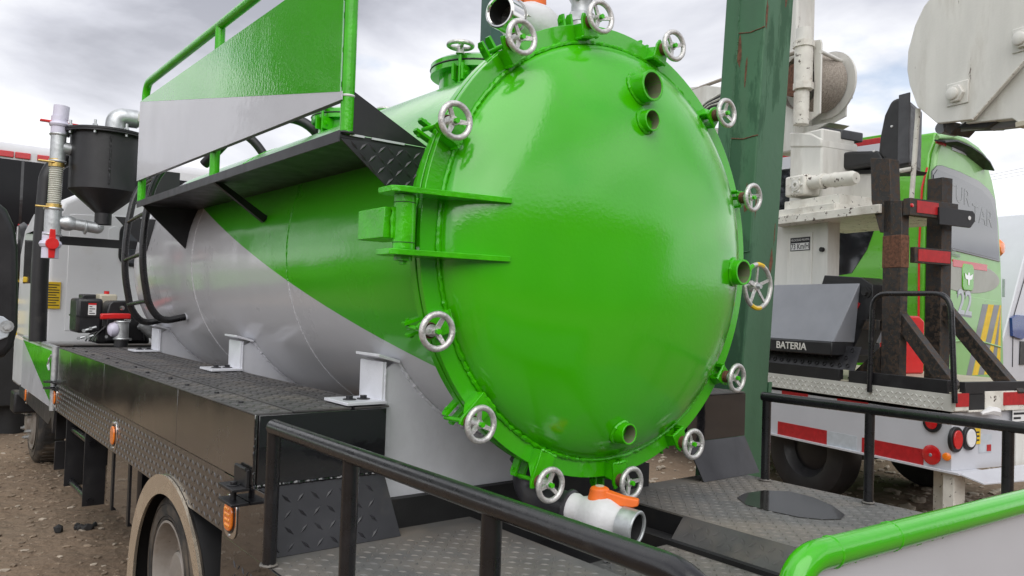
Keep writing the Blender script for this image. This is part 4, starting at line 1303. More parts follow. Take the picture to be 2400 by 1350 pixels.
k.tube(bend([c0 + d * .02, c0 - d * .06, ce, ce + V(0, .0, .34)], .09, 8), .055, 20); k.torus(c0 - d * .005, d, .058, .010, 26, 6); k.torus(ce + V(0, 0, .13), (0, 0, 1), .058, .010, 26, 6); k.build('drain_elbow', 'tread', dvv)
for px_, py_ in ((1068, 965), (1222, 1096)):
    p = at(px_, py_, 1, 2.36); k = MB(); k.box(p + V(-.03, 0, -.02), p + V(.03, .02, .02)); k.bolt(p + V(0, -.0, 0), (0, -1, 0), .008); k.build('earth_tab', 'saddle', T)

# ------------------------------------------------------------------ green steel columns
ed0, ed1 = at(1797, 0, 0, 4.05), at(1767, 450, 0, 4.05)
dr = ((ed0 - ed1).normalized())
dn = lambda z: ed1 + dr * ((z - ed1.z) / dr.z)
b, t_ = dn(-.05), dn(7.0)
C = thing('steel_column', 'tall rusting green steel column standing behind the right side of the tank', 'column', (b.x, b.y, 0))
w_, d_ = .285, .30
k = MB(); vec = t_ - b
k.prism([b, b + V(w_, 0, 0), b + V(w_, d_, 0), b + V(0, d_, 0)], vec); k.build('column_shaft', 'col_green', C, bevel=.012, seg=3)
k = MB(); k.bead([b + vec * (i / 60) + V(-.001, .19 + .003 * math.sin(i * 1.7), 0) for i in range(61)], .005); k.build('column_seam', 'col_green', C)
for zz in (1.95, 2.05, 3.4, 2.75):
    p = dn(zz)
    k = MB(); k.bead([p + V(-.001, .0, 0), p + V(-.001, .1, -.01), p + V(-.001, .19, .006)], .004); k.build('column_weld', 'rust' if zz in (2.75, 3.4) else 'col_green', C)
p = dn(1.62); k = MB(); k.bead([p + V(.0, -.001, .22), p + V(.14, -.001, .20), p + V(.285, -.001, .205)], .004); k.build('column_weld', 'col_green', C)
for i in range(15):
    zz = random.uniform(1.6, 4.2)
    onx = random.random() < .45
    ww, hh = random.uniform(.005, .018), random.uniform(.02, .13)
    c_ = dn(zz) + (V(random.uniform(.0, .05) if i % 3 else random.uniform(.2, .27), -.0008, 0) if onx else V(-.0008, random.uniform(.0, .06) if i % 2 else random.uniform(.1, .28), 0))
    ax_ = V(1, 0, 0) if onx else V(0, 1, 0)
    k = MB(); k.prism([c_ + ax_ * (ww * math.cos(a * .698) * random.uniform(.5, 1.2)) + dr * (hh * math.sin(a * .698) * random.uniform(.5, 1.2)) for a in range(9)], (V(0, .0006, 0) if onx else V(.0006, 0, 0))); k.build('rust_patch', 'rust', C, smooth=0)
p = dn(.0); k = MB(); k.prism([dn(.4) + V(w_, -.004, 0), dn(1.25) + V(w_, -.004, 0), dn(1.25) + V(w_ + .035, -.004, 0), dn(.4) + V(w_ + .035, -.004, 0)], (0, .012, 0)); k.build('column_fin', 'col_green', C)
k = MB(); k.box((b.x - .12, b.y - .1, 0), (b.x + .42, b.y + .42, .03)); k.build('base_plate', 'col_green', C)
p = at(1157, 60, 1, 9.5)
k = MB(); k.box((p.x - .12, 9.4, 0), (p.x + .11, 9.65, 9)); k.box((p.x - .13, 9.395, 0), (p.x - .115, 9.66, 9)); k.box((p.x + .10, 9.395, 0), (p.x + .115, 9.66, 9))
tag(k.build('steel_column', 'col_green_far', bevel=.005), 'distant dark green steel column rising behind the manholes on top of the tank', 'column')

# ------------------------------------------------------------------ crane truck
CF = Fr((6.2, 2.5, 0), -13)
K = thing('crane_truck', 'chipped white crane truck with a rusty rack, winch and black seat parked on the right', 'truck', fr=CF)
cat_ = CF.at
U0 = 0.0


def kb(a, b, name, m, bev=.004, par=K):
    k = MB(); k.box(a, b); return k.build(name, m, par, bevel=bev)


bz0, bz1 = cat_(1820, 925, 0, U0).z, cat_(1820, 890, 0, U0).z
bz0, bz1 = 1.0, 1.13
bed = kb((0.0, .0, bz0), (2.1, 5.2, bz1 - .004), 'bed_frame', 'old_white_worn')
k = MB(); k.box((-.004, .012, bz0 + .002), (.0, 5.0, bz1)); fc = k.build('bed_edge', 'tread_white', K)
k = MB(); k.lugs((-.0045, 5.0, bz0 + .002), (0, -1, 0), (0, 0, 1), 4.95, .125, .036, .034, .012, .004); k.build('tread_lug', 'tread_white', fc, kind='stuff', recalc=False)
kb((0.02, .02, bz1), (2.08, 5.0, bz1 + .012), 'bed_floor', 'cream')
kb((-.002, .05, bz1), (.05, .95, bz1 + .10), 'side_angle', 'black_matt', .003)
kb((-.002, 1.05, bz1), (.05, 2.9, bz1 + .10), 'side_angle', 'black_matt', .003)
kb((.12, -.008, bz1), (2.05, .04, bz1 + .09), 'rear_angle', 'black_matt', .003)
k = MB()
k.box((0, -.014, bz0 + .01), (.155, .0, bz1 + .0)); k.box((.345, -.014, bz0 - .0), (2.1, .0, bz1 + .02))
k.box((.155, -.014, bz0 - .004), (.345, 0, bz0 + .012)); rb = k.build('rear_beam', 'old_white_worn', K, bevel=.002)
kb((.16, -.012, bz0 + .012), (.34, .02, bz1 - .002), 'beam_opening', 'dark', 0)
for a, b_ in ((.004, .15), (.56, 1.1)):
    kb((a, -.018, bz0 + .04), (b_, -.0135, bz1 + .01), 'rear_reflector', 'tape_red', 0, rb)
# lower white skirt and tail
sz0, sz1 = cat_(2225, 1103, 0, .03).z, bz0 - .03
kb((.03, .04, sz0), (.045, 4.4, sz1), 'side_skirt', 'white', .002)
kb((.0, -.05, sz0 - .018), (.32, 3.9, sz0 + .0), 'skirt_lip', 'white', .002)
def tape(x0, x1, ytop, ybot, m):
    a, b_ = cat_(x0, ytop, 0, .026), cat_(x1, ybot, 0, .026)
    return a, b_
zt_, zb_ = cat_(2030, 1027, 0, .028).z, cat_(2030, 1064, 0, .028).z
for xa, xb, m in ((1822, 1938, 'tape_red'), (1938, 2008, 'tape_white'), (2020, 2165, 'tape_red')):
    ya_, yb_ = cat_(xa, 1040, 0, .028).y, cat_(xb, 1040, 0, .028).y
    kb((.0265, yb_, zb_), (.030, ya_, zt_), 'side_reflector', m, 0)
for xa, xb in ((1832, 1893), (1962, 2035), (2112, 2130)):
    ya_, yb_ = cat_(xa, 940, 0, .028).y, cat_(xb, 950, 0, .028).y
    kb((.0265, yb_, bz0 - .065), (.030, ya_, bz0 - .025), 'side_reflector', 'tape_red', 0)
q = cat_(2183, 1066, 0, .02)
k = MB(); k.lathe(q, (-1, 0, 0), [(.075, -.006), (.075, .004), (.06, .010), (1e-4, .012)], 28); rf = k.build('round_reflector', 'red_lens', K)
k = MB(); k.lathe(q + V(-.012, 0, 0), (-1, 0, 0), [(.014, 0), (.01, .004), (1e-4, .005)], 10); k.build('reflector_screw', 'grey_steel', rf)
q = cat_(2185, 990, 0, .02); k = MB(); k.lathe(q, (-1, 0, 0), [(.075, -.006), (.075, .008), (1e-4, .012)], 28); sl = k.build('side_lamp', 'rubber', K)
k = MB(); k.lathe(q + V(-.0125, 0, 0), (-1, 0, 0), [(.05, 0), (1e-4, .006)], 24); k.build('lamp_lens', 'red_lens', sl)
kb((.03, .03, sz0), (2.05, .045, sz1 + .02), 'tail_panel', 'white', .002)
def tail_lamp(px_, py_, m, r0, r1, h0, h1):
    q = cat_(px_, py_, 1, .02)
    def ell(a, b_, y):
        return [(q.x + a * math.cos(i * math.pi / 12), y, q.z + b_ * math.sin(i * math.pi / 12)) for i in range(24)]
    k = MB(); k.prism(ell(r0, h0, .005), (0, .03, 0)); o = k.build('tail_lamp', 'rubber', K, bevel=.004)
    k = MB(); k.prism(ell(r1, h1, -.004), (0, .012, 0)); le = k.build('lamp_lens', m, o, bevel=.003)
    for i in range(5):
        k = MB(); k.box((q.x - r1 * .7, -.0055, q.z + (i - 2) * h1 * .33 - .002), (q.x + r1 * .7, -.003, q.z + (i - 2) * h1 * .33 + .002)); k.build('lens_ridge', m, le)
tail_lamp(2240, 1030, 'red_lens', .075, .05, .095, .07)
tail_lamp(2271, 1026, 'paper', .075, .052, .092, .068)
q = cat_(2219, 1070, 0, .02); k = MB(); k.lathe(q, (-.9, -.4, 0), [(.03, -.006), (.03, .008), (.02, .014), (1e-4, .015)], 20); k.build('amber_marker', 'amber', K)
q = cat_(2290, 1022, 1, .028); kb((q.x - .035, .024, q.z - .06), (q.x + .035, .0285, q.z + .06), 'inspection_sticker', 'yellow', 0)
for dz in (-.03, 0, .03):
    kb((q.x - .02, .0225, q.z + dz - .006), (q.x + .02, .0245, q.z + dz + .006), 'sticker_print', 'ink', 0)
q = cat_(2312, 1045, 1, .028); kb((q.x - .09, .026, q.z - .05), (q.x + .06, .0288, q.z + .09), 'number_plate', 'tape_white', .001)
kb((q.x + .0, .0235, q.z - .04), (q.x + .05, .0262, q.z + .01), 'plate_reflector', 'tape_red', 0)
kb((.75, -.0, .55), (1.5, .02, bz0), 'tail_box', 'old_white', .003)
q = cat_(2390, 970, 1, -.002); kb((q.x - .09, -.004, q.z - .09), (q.x + .12, -.001, q.z + .07), 'notice_sheet', 'paper', 0)
for i in range(4):
    kb((q.x - .08, -.0052, q.z - .075 + .035 * i), (q.x + .06 - .05 * (i % 2), -.0035, q.z - .058 + .035 * i), 'notice_line', 'ink', 0)
# bumper lip, hanging legs, rag
k = MB(); k.prism([(.02, -.03, sz0 - .002), (1.2, -.03, sz0 + .03), (1.2, -.30, sz0 + .0), (.45, -.30, sz0 - .02), (.06, -.20, sz0 - .045)], (0, 0, -.012)); k.build('rear_step', 'white', K, bevel=.002)
for x, y in ((.05, .02), (.30, .28)):
    kb((x, y, .03), (x + .13, y + .09, sz0 - .02), 'support_leg', 'old_white_worn', .004)
k = MB(); q = cat_(2320, 975, 1, -.03); k.tube([q + V(-.10, 0, .02), q + V(-.03, -.02, .045), q + V(.05, -.02, .035), q + V(.11, -.01, .0)], [.012, .03, .034, .01], 7); tag(k.build('crumpled_rag', 'paper'), 'crumpled white rag lying under the rear beam of the crane truck', 'rag')
rg = bpy.data.objects['crumpled_rag']; rg.location = CF.M @ rg.location + CF.o; rg.rotation_euler = (0, 0, CF.rz)
# chassis and wheels
for x in (.62, 1.38):
    kb((x - .05, .1, .62), (x + .05, 7.2, .86), 'chassis_rail', 'dark')
for y in (1.55, 6.3):
    for x, sg in ((.12, 1), (1.98, -1)):
        k = MB(); k.lathe((x, y, .46), (sg, 0, 0), [(1e-4, .06), (.12, .06), (.2, .10), (.26, .02), (.36, .0), (.44, .02), (.46, .06), (.46, .2), (.44, .25), (.3, .26), (1e-4, .26)], 44); k.build('road_wheel', 'rubber', K)
k = MB(); k.cyl((.3, 1.55, .46), (1.8, 1.55, .46), .09); k.box((.4, 1.2, .40), (1.7, 1.9, .6)); k.build('rear_axle', 'dark', K)
kb((.2, 2.5, .42), (.9, 3.6, .95), 'under_box', 'dark', .01)
# simple cab far forward, hidden from the photograph's place
k = MB(); k.prism([(.05, 5.5, .7), (.05, 7.3, .7), (.05, 7.3, 1.6), (.05, 6.95, 2.5), (.05, 5.5, 2.5)], (2.0, 0, 0)); k.build('cab', 'white', K, bevel=.06, seg=3)

# rack
UR = .18
def post(pts, name='rack_post', m='rack', bev=.004, vec=(.11, 0, 0)):
    k = MB(); k.prism(pts, vec); return k.build(name, m, K, bevel=bev)
zb1 = bz1 + .012
v0 = cat_(2065, 800, 0, UR).y; v1_ = cat_(2108, 800, 0, UR).y
post([(UR, v0, zb1), (UR, v1_, zb1), (UR, v1_, cat_(2110, 470, 0, UR).z), (UR, v0, cat_(2065, 470, 0, UR).z)], vec=(.09, 0, 0))
c = [cat_(x, y, 0, UR) for x, y in ((2040, 370), (2085, 372), (2090, 545), (2062, 545), (2042, 472))]
post(c, 'post_socket', vec=(.12, 0, 0))
k = MB(); za, zb2 = cat_(2075, 553, 0, UR).z, cat_(2075, 628, 0, UR).z
k.box((UR - .004, v1_ - .004, zb2), (UR + .094, v0 + .004, za)); k.build('worn_sleeve', 'rust', K, bevel=.004)
u2 = cat_(2180, 840, 1, (v0 + v1_) / 2).x
kb((u2, v1_, zb1), (u2 + .13, v0 - .03, cat_(2190, 425, 1, v0).z), 'rack_post', 'rack')
zc = cat_(2150, 490, 1, v1_).z
k = MB(); k.box((UR, v1_ - .075, zc - .07), (u2 + .1, v1_ - .01, zc + .07)); tb = k.build('rack_beam', 'rack', K, bevel=.003)
xa, xb = cat_(2150, 490, 1, v1_ - .08).x, cat_(2200, 490, 1, v1_ - .08).x
kb((xa, v1_ - .0795, zc - .045), (xb, v1_ - .0745, zc + .055), 'beam_reflector', 'tape_red', 0, tb)
q = cat_(2138, 481, 1, v1_ - .08); k = MB(); k.lathe(q, (0, -1, 0), [(.018, -.005), (.015, .004), (1e-4, .006)], 12); k.build('red_button', 'red_lens', tb)
e0, e1_ = cat_(2200, 485, 1, v1_ - .09), cat_(2283, 530, 1, v1_ - .09)
k = MB(); ez0, ez1 = e1_.z - .02, e0.z + .0
k.prism([(e0.x, v1_ - .10, ez1), (e1_.x - .03, v1_ - .10, ez1 + .0), (e1_.x, v1_ - .10, ez1 - .03), (e1_.x, v1_ - .10, ez0 + .06), (e1_.x - .06, v1_ - .10, ez0), (e0.x, v1_ - .10, ez0)], (0, .02, 0)); ep = k.build('end_plate', 'black_matt', K, bevel=.003)
q = cat_(2272, 511, 1, v1_ - .1); k = MB(); k.lathe(q, (0, -1, 0), [(.018, -.004), (.018, .003), (1e-4, .004)], 12); k.build('end_bolt', 'paper', ep)
z_ = cat_(2160, 600, 1, v1_).z
k = MB(); k.box((UR + .10, v1_ - .05, z_ - .065), (u2 + .06, v1_ - .005, z_ + .065)); tb2 = k.build('rack_beam', 'rack', K, bevel=.003)
kb((UR + .14, v1_ - .0545, z_ - .05), (u2 + .04, v1_ - .049, z_ + .05), 'beam_reflector', 'tape_red', 0, tb2)
# braces
for u_, (xa, ya_), (xb, yb_) in ((UR + .02, (2098, 716), (2240, 905)), (None, (2212, 712), (2352, 895))):
    if u_ is None:
        u_ = u2 + .03
    a, b_ = cat_(xa, ya_, 0, u_), cat_(xb, yb_, 0, u_)
    b_.z = max(b_.z, zb1)
    if u_ > .5:
        vq = v1_ - .02; a = V(u_, vq, cat_(xa, ya_, 1, vq).z); b_ = V(u_ + .02, vq - .62, zb1)
    d_ = (b_ - a).normalized(); nn = V(0, -d_.z, d_.y)
    if nn.z < 0: nn = -nn
    k = MB(); k.prism([a, b_, b_ - nn * .11, a - nn * .11], (.085, 0, 0)); k.build('rack_brace', 'rack', K, bevel=.004)
kb((UR, v0 + .02, cat_(2040, 760, 0, UR).z - .05), (UR + .05, v0 + .75, cat_(2040, 760, 0, UR).z + .04), 'rack_rail', 'rack')
k = MB(); k.prism([(UR + .02, v0 + .02, zb1), (UR + .02, v0 + .02, zb1 + .30), (UR + .02, v0 + .36, zb1)], (.012, 0, 0)); k.build('post_gusset', 'rack', K)
# tube guard
ug = -.02
pts = [cat_(x, y, 0, ug) for x, y in ((2038, 905), (2046, 688), (2228, 688), (2238, 930))]
pts[0].z = bz1 - .06; pts[-1].z = bz1 - .06
k = MB(); k.tube(bend(pts, .14, 8), .021, 14); k.build('tube_guard', 'rail_black', K)
# battery box, step plate, bracket
ub = .02
a, b_ = cat_(1800, 662, 0, ub), cat_(1985, 664, 0, ub)
zt2, zm2, zb2 = cat_(1900, 664, 0, ub).z, cat_(1900, 798, 0, ub).z, cat_(1900, 828, 0, ub).z
k = MB(); k.prism([(ub - .09, b_.y + .05, zm2), (ub + .15, b_.y, zt2), (ub + .50, b_.y, zt2), (ub + .50, b_.y + .05, zm2)], (0, 1.2, 0)); bx = k.build('battery_box', 'grey_steel', K, bevel=.008)
kb((ub - .10, b_.y + .06, zb2), (ub + .5, b_.y + 1.25, zm2), 'box_base', 'black_matt', .01, bx)
q = cat_(1853, 809, 0, ub - .105)
text('box_lettering', 'BATERIA', 'old_white', bx, (ub - .102, q.y, zb2 + (zm2 - zb2) * .5), (0, -1, 0), (0, 0, 1), .09, .002, 1.05, bold=.0012)
uo = ub + .16
k = MB(); k.prism([cat_(x, y, 0, uo) for x, y in ((1925, 668), (1932, 645), (2018, 650), (2045, 668), (2045, 720), (1985, 850), (1950, 850), (1984, 700), (1984, 668))], (.25, 0, 0)); k.build('outrigger_bracket', 'black_matt', K, bevel=.006)
k = MB(); k.prism([cat_(x, y, 0, uo - .004) for x, y in ((1966, 778), (1978, 780), (2016, 712), (2006, 705))], (.003, 0, 0)); k.build('bracket_reflector', 'tape_red', K)
q = cat_(2030, 685, 0, uo - .002); k = MB(); k.bolt(q, (-1, 0, 0), .03); k.build('bracket_bolt', 'dark', K)
q0, q1 = cat_(1800, 835, 0, .01), cat_(2000, 880, 0, .01)
k = MB(); zs_ = bz1 + .10; k.prism([(.02, q1.y, zs_), (.10, q1.y, zs_ + .20), (.10, q1.y + 1.9, zs_ + .20), (.02, q1.y + 1.9, zs_)], (.006, 0, 0)); stp = k.build('step_plate', 'tread', K)
for i in range(14):
    for j in range(3):
        c_ = V(.035 + .028 * j - .004, q1.y + .08 + .085 * i + .04 * (j % 2), zs_ + .035 + .066 * j)
        k = MB(); nrm = V(-.93, 0, .37); k.torus(c_, nrm, .017, .006, 12, 5); k.build('step_hole', 'black_matt', stp)
# pedestal with speed notice
up_ = .35
pa, pb = cat_(1938, 640, 0, up_), cat_(1790, 640, 0, up_)
zpt = cat_(1938, 530, 0, up_).z
kb((up_, pa.y, bz1), (up_ + .16, pb.y + .1, zpt + .05), 'crane_pedestal', 'old_white', .006)
k = MB()
da, db = cat_(1848, 560, 0, up_), cat_(1905, 560, 0, up_)
k.box((up_ - .012, db.y, 1.2), (up_ + .002, da.y, cat_(1870, 550, 0, up_).z + .01)); pdo = k.build('pedestal_door', 'old_white', K, bevel=.004)
n0, n1_ = cat_(1853, 557, 0, up_ - .014), cat_(1898, 590, 0, up_ - .014)
zt3, zm3, zb3 = cat_(1875, 557, 0, up_).z, cat_(1875, 569, 0, up_).z, cat_(1875, 588, 0, up_).z
kb((up_ - .0155, n1_.y, zb3), (up_ - .0125, n0.y, zt3), 'speed_notice', 'ink', 0, pdo)
kb((up_ - .0168, n1_.y + .008, zb3 + .008), (up_ - .0152, n0.y - .008, zm3 - .004), 'notice_field', 'paper', 0, pdo)
yc_ = (n0.y + n1_.y) / 2
text('notice_text', '73 Km/H', 'ink', pdo, (up_ - .0172, yc_, (zb3 + zm3) / 2), (0, -1, 0), (0, 0, 1), (zm3 - zb3) * .95, .0006, .82, bold=.0008)
text('notice_text', 'VELOCIDAD MAXIMA', 'paper', pdo, (up_ - .016, yc_, (zt3 + zm3) / 2), (0, -1, 0), (0, 0, 1), (zt3 - zm3) * .62, .0006, .78)
q = cat_(1929, 585, 0, up_); k = MB(); k.cyl((up_ - .03, q.y, q.z), (up_, q.y, q.z), .022, n=12); k.build('pedestal_knob', 'dark', K)
# turret plates and motor
t0, t1 = cat_(1815, 490, 0, .15), cat_(2065, 520, 0, .15)
zA, zB = cat_(1900, 512, 0, .15).z, cat_(1900, 480, 0, .15).z
ta = kb((.15, t1.y + .02, zA - .02), (1.25, t0.y + .1, zA + .055), 'turret_plate', 'old_white_worn', .004)
kb((.2, cat_(1955, 500, 0, .2).y, zA + .055), (1.15, t0.y + .1, zB + .0), 'turret_plate', 'old_white_worn', .004)
kb((.28, cat_(1968, 480, 0, .28).y, zB), (1.0, t0.y, zB + .09), 'turret_plate', 'old_white_worn', .004)
m0, m1 = cat_(1880, 430, 0, .34), cat_(2003, 448, 0, .34)
dm = (m1 - m0).normalized(); dm.z = -.05; dm.normalize(); Lm = (m1 - m0).length
k = MB(); k.lathe(m0, dm, [(1e-4, 0), (.07, 0), (.085, .03), (.085, .08), (.066, .09), (.066, Lm * .38), (.074, Lm * .39), (.074, Lm * .44), (.062, Lm * .45), (.066, Lm * .62), (.072, Lm * .63), (.066, Lm * .68), (.068, Lm * .93), (.05, Lm), (1e-4, Lm)], 28); sm = k.build('slew_motor', 'old_white_worn', K, smooth=30)
q = cat_(1868, 434, 0, .25); k = MB(); k.box(q + V(.0, -.09, -.10), q + V(.25, .16, .10)); k.build('motor_block', 'old_white_worn', sm, bevel=.02)
k = MB(); k.lathe(q + V(.0, .01, 0), (-1, 0, 0), [(.055, -.01), (.055, .014), (.034, .016), (.034, .022), (.02, .022), (.02, .0)], 20); k.build('port_flange', 'old_white', sm)
for i in range(6):
    a = i * 1.047; k = MB(); k.hexa(q + V(0, .01 + .07 * math.cos(a), .07 * math.sin(a)), (-1, 0, 0), .012, .012); k.build('motor_bolt', 'old_white', sm)
# tower, hydraulic column, winch
ut = .45
a, b_ = cat_(1925, 400, 0, ut), cat_(1850, 400, 0, ut)
ztw = cat_(1925, 300, 0, ut).z
kb((ut, a.y, zB + .09), (ut + .45, b_.y, ztw), 'crane_tower', 'old_white', .02)
k = MB(); tw = [cat_(x, y, 0, ut - .01) for x, y in ((1850, 310), (1900, 312), (1925, 325), (1925, 345), (1850, 345))]
k.prism(tw, (.5, 0, 0)); k.build('tower_head', 'old_white', K, bevel=.015)
def hcyl(spec, u_, name, m):
    k = MB()
    for x0_, y0_, y1_, w_px in spec:
        p0, p1 = cat_(x0_, y0_, 0, u_), cat_(x0_, y1_, 0, u_)
        r = abs(cat_(x0_ + w_px, y0_, 0, u_).y - p0.y) * .5 * .9
        k.cyl(V(u_, p0.y, p1.z), V(u_, p0.y, p0.z), r, n=24)
    return k.build(name, m, K, smooth=35)
hc_ = hcyl([(1886, 68, 100, 34)], .42, 'hydraulic_column', 'old_white')
k = MB()
for x0_, y0_, y1_, w_px in ((1884, 98, 112, 44), (1884, 112, 195, 36), (1883, 195, 210, 40), (1880, 210, 217, 26), (1879, 217, 292, 30)):
    p0, p1 = cat_(x0_, y0_, 0, .42), cat_(x0_, y1_, 0, .42)
    r = abs(cat_(x0_ + w_px, y0_, 0, .42).y - p0.y) * .45
    k.cyl(V(.42, p0.y, p1.z), V(.42, p0.y, p0.z), r, n=8 if w_px in (44, 40) else 24)
k.build('column_segment', 'old_white_worn', hc_, smooth=35)
# winch: two cheek plates and a rope drum, axle across the truck
wc = cat_(1938, 195, 0, .75)
ua, ubb = .52, .98
for u_, nm in ((ua, 'winch_cheek'), (ubb, 'winch_cheek')):
    pts = [cat_(x, y, 0, u_) for x, y in (((1905, 95), (1922, 92), (1925, 100), (1921, 265), (1872, 300), (1872, 262), (1906, 262), (1908, 190)) if u_ == ua else ((1955, 135), (1975, 122), (1986, 130), (1984, 210), (1982, 272), (1945, 292), (1880, 300), (1900, 272), (1940, 262)))]
    k = MB(); k.prism(pts, (.022, 0, 0)); k.build(nm, 'old_white', K, bevel=.004)
wy, wz = cat_(1945, 202, 0, ubb).y, cat_(1945, 202, 0, ubb).z
R2 = abs(cat_(1945, 121, 0, ubb).z - wz)
k = MB(); k.cyl((ubb - .03, wy, wz), (ubb - .005, wy, wz), R2 * .95, n=44); fl = k.build('drum_flange', 'old_white', K)
k = MB(); nT = 22
k.lathe((ua + .06, wy + .02, wz), (1, 0, 0), [(R2 * (.76 + .025 * (i % 2)) , .36 * i / nT) for i in range(nT + 1)], 44); k.build('rope_drum', 'rope', fl)
k = MB(); k.cyl((ua - .02, wy + .04, wz), (ua + .06, wy + .04, wz), R2 * .45, n=30); k.build('drum_gear', 'rust', fl)
kb((ua + .02, wy + .16, wz - .10), (ua + .04, wy + .24, wz + .12), 'red_band', 'rust', .002)
a, b_ = cat_(1924, 121, 0, ua), cat_(1975, 145, 0, ubb); k = MB(); k.cyl(a, b_, .02, n=12); k.build('tie_bar', 'old_white', K)
k = MB(); pts = [cat_(x, y, 0, .8) for x, y in ((1868, 300), (1945, 286), (1900, 312), (1872, 312))]; k.prism(pts, (.3, 0, 0)); k.build('winch_bracket', 'old_white', K, bevel=.01)
k = MB(); pts = [cat_(x, y, 0, .7) for x, y in ((1912, 305), (1925, 297), (1973, 303), (1972, 325), (1932, 332), (1918, 325))]; k.prism(pts, (.3, 0, 0)); k.build('work_lamp', 'seat_shell', K, bevel=.01)
k = MB(); k.prism([cat_(x, y, 0, ubb + .06) for x, y in ((1984, 168), (1996, 160), (1990, 230), (1984, 230))], (.05, 0, 0)); k.build('side_lamp', 'grey_steel', K)
# jib parts seen left of the green column
k = MB(); pts = [cat_(x, y, 0, .6) for x, y in ((1610, 205), (1655, 200), (1712, 206), (1715, 260), (1655, 262), (1655, 258), (1610, 250))]; k.prism(pts, (.5, 0, 0)); k.build('jib_box', 'old_white', K, bevel=.008)
k = MB(); a, b_ = cat_(1655, 200, 0, .62), cat_(1715, 178, 0, .62); k.tube([a + (a - b_) * .8, a, b_, b_ + (b_ - a) * 2.2], .022, 8); k.build('jib_cable', 'rope', K)
for i in range(6):
    q = cat_(1655 + 2 * i, 240 + 2 * i, 0, .57); q2 = cat_(1700 + 3 * i, 214 + 5 * i, 0, .52); k = MB(); k.tube(bend([q + V(0, .12, -.06), q, q2, q2 + V(0, -.18, -.05)], .1, 6), .017, 8); k.build('hydraulic_hose', 'rubber' if i % 2 else 'hose_clear', K)
k = MB(); pts = [cat_(x, y, 0, .66) for x, y in ((1672, 300), (1716, 300), (1716, 372), (1690, 372))]; k.prism(pts, (.3, 0, 0)); k.build('jib_foot', 'old_white_worn', K)
# operator's seat
us = .75
sv = CF.I @ V(.98, .19, 0)
pts = [cat_(x, y, 0, us) for x, y in ((2058, 360), (2062, 320), (2072, 270), (2088, 236), (2104, 227), (2133, 240), (2130, 384), (2098, 400))]
k = MB(); k.prism(pts, sv * .46); sb = k.build('seat_back', 'seat', K, bevel=.035, seg=4)
pts = [cat_(x, y, 0, us + .03) for x, y in ((2107, 226), (2134, 238), (2130, 388), (2096, 392))]
k = MB(); k.prism(pts, sv * .44); k.build('seat_shell', 'seat_shell', sb, bevel=.015)
k = MB(); k.box((us - .012, pts[1].y - .02, pts[2].z + .02), (us + .004, pts[0].y - .03, pts[0].z)); k.build('shell_side', 'seat_shell', sb, bevel=.003)
pts = [cat_(x, y, 0, us) for x, y in ((1943, 378), (1948, 362), (1990, 354), (2060, 352), (2070, 372), (2060, 385), (1960, 399), (1946, 394))]
k = MB(); k.prism(pts, sv * .48); k.build('seat_cushion', 'seat', K, bevel=.03, seg=4)
for x, y in ((2048, 354), (2090, 296), (2126, 245)):
    q = cat_(x, y, 0, us - .004); k = MB(); k.lathe(q, (-1, 0, 0), [(.012, -.006), (.01, .006), (1e-4, .007)], 10); k.build('seat_rivet', 'paper', sb)
k = MB(); pts = [cat_(x, y, 0, us + .1) for x, y in ((1945, 400), (2122, 396), (2115, 404), (1950, 410))]; k.prism(pts, (.3, 0, 0)); k.build('seat_slide', 'dark', K)
k = MB(); pts = [cat_(x, y, 0, us + .12) for x, y in ((1962, 408), (2050, 402), (2050, 500), (2010, 512), (1965, 470))]; k.prism(pts, (.25, 0, 0)); k.build('seat_bracket', 'old_white', K, bevel=.006)
a, b_ = cat_(2152, 255, 0, .62), cat_(2138, 445, 0, .62)
k = MB(); k.tube([a, b_, b_ + (b_ - a) * .35], .021, 12); k.build('hand_rail', 'old_white_worn', K)
a, b_ = cat_(2085, 405, 0, .66), cat_(2140, 395, 0, .66); k = MB(); k.tube([a, b_], .02, 10); k.build('rail_stay', 'old_white_worn', K)
# boom head: two thick round-ended side plates with a telescoping section between
um = .55
pp_ = [(2128, 120), (2126, 165), (2132, 200), (2150, 250), (2196, 289), (2278, 280), (2400, 142), (2460, 60), (2460, -90), (2260, -90), (2200, -30), (2165, 15), (2144, 60)]
pts = [cat_(x, y, 0, um) for x, y in pp_]
for du in (0, .42):
    k = MB(); k.prism([q + V(du, 0, 0) for q in pts], (.05, 0, 0)); bp = k.build('boom_plate', 'old_white', K, bevel=.006)
    if du == 0:
        bp0 = bp
pts = [cat_(x, y, 0, um + .06) for x, y in ((2275, 268), (2262, 290), (2372, 278), (2390, 290), (2470, 285), (2470, 150), (2398, 150))]
k = MB(); k.prism(pts, (.36, 0, 0)); k.build('boom_box', 'old_white', K, bevel=.008)
a, b_ = cat_(2222, 303, 0, um + .2), cat_(2330, 290, 0, um + .2)
k = MB(); k.cyl(a, b_, .035, n=16); k.cyl(b_, b_ + (b_ - a) * 1.2, .06, n=16); k.cyl(a + V(-.1, 0, 0), a + V(.1, 0, 0), .05, n=14); k.build('boom_ram', 'grey_steel', K)
k = MB(); pts = [cat_(x, y, 0, um + .1) for x, y in ((2210, 290), (2235, 286), (2240, 300), (2226, 315), (2212, 308))]; k.prism(pts, (.25, 0, 0)); k.build('ram_lug', 'rack', K)
k = MB(); pts = [cat_(x, y, 0, um + .1) for x, y in ((2245, 300), (2262, 286), (2340, 282), (2326, 290), (2312, 298))]; k.prism(pts, (.22, 0, 0)); k.build('ram_guard', 'dark', K)
kb((um + .04, cat_(2440, 283, 0, um).y, cat_(2385, 294, 0, um).z), (um + .3, cat_(2372, 283, 0, um).y, cat_(2385, 282, 0, um).z), 'boom_pad', 'cream', .003)
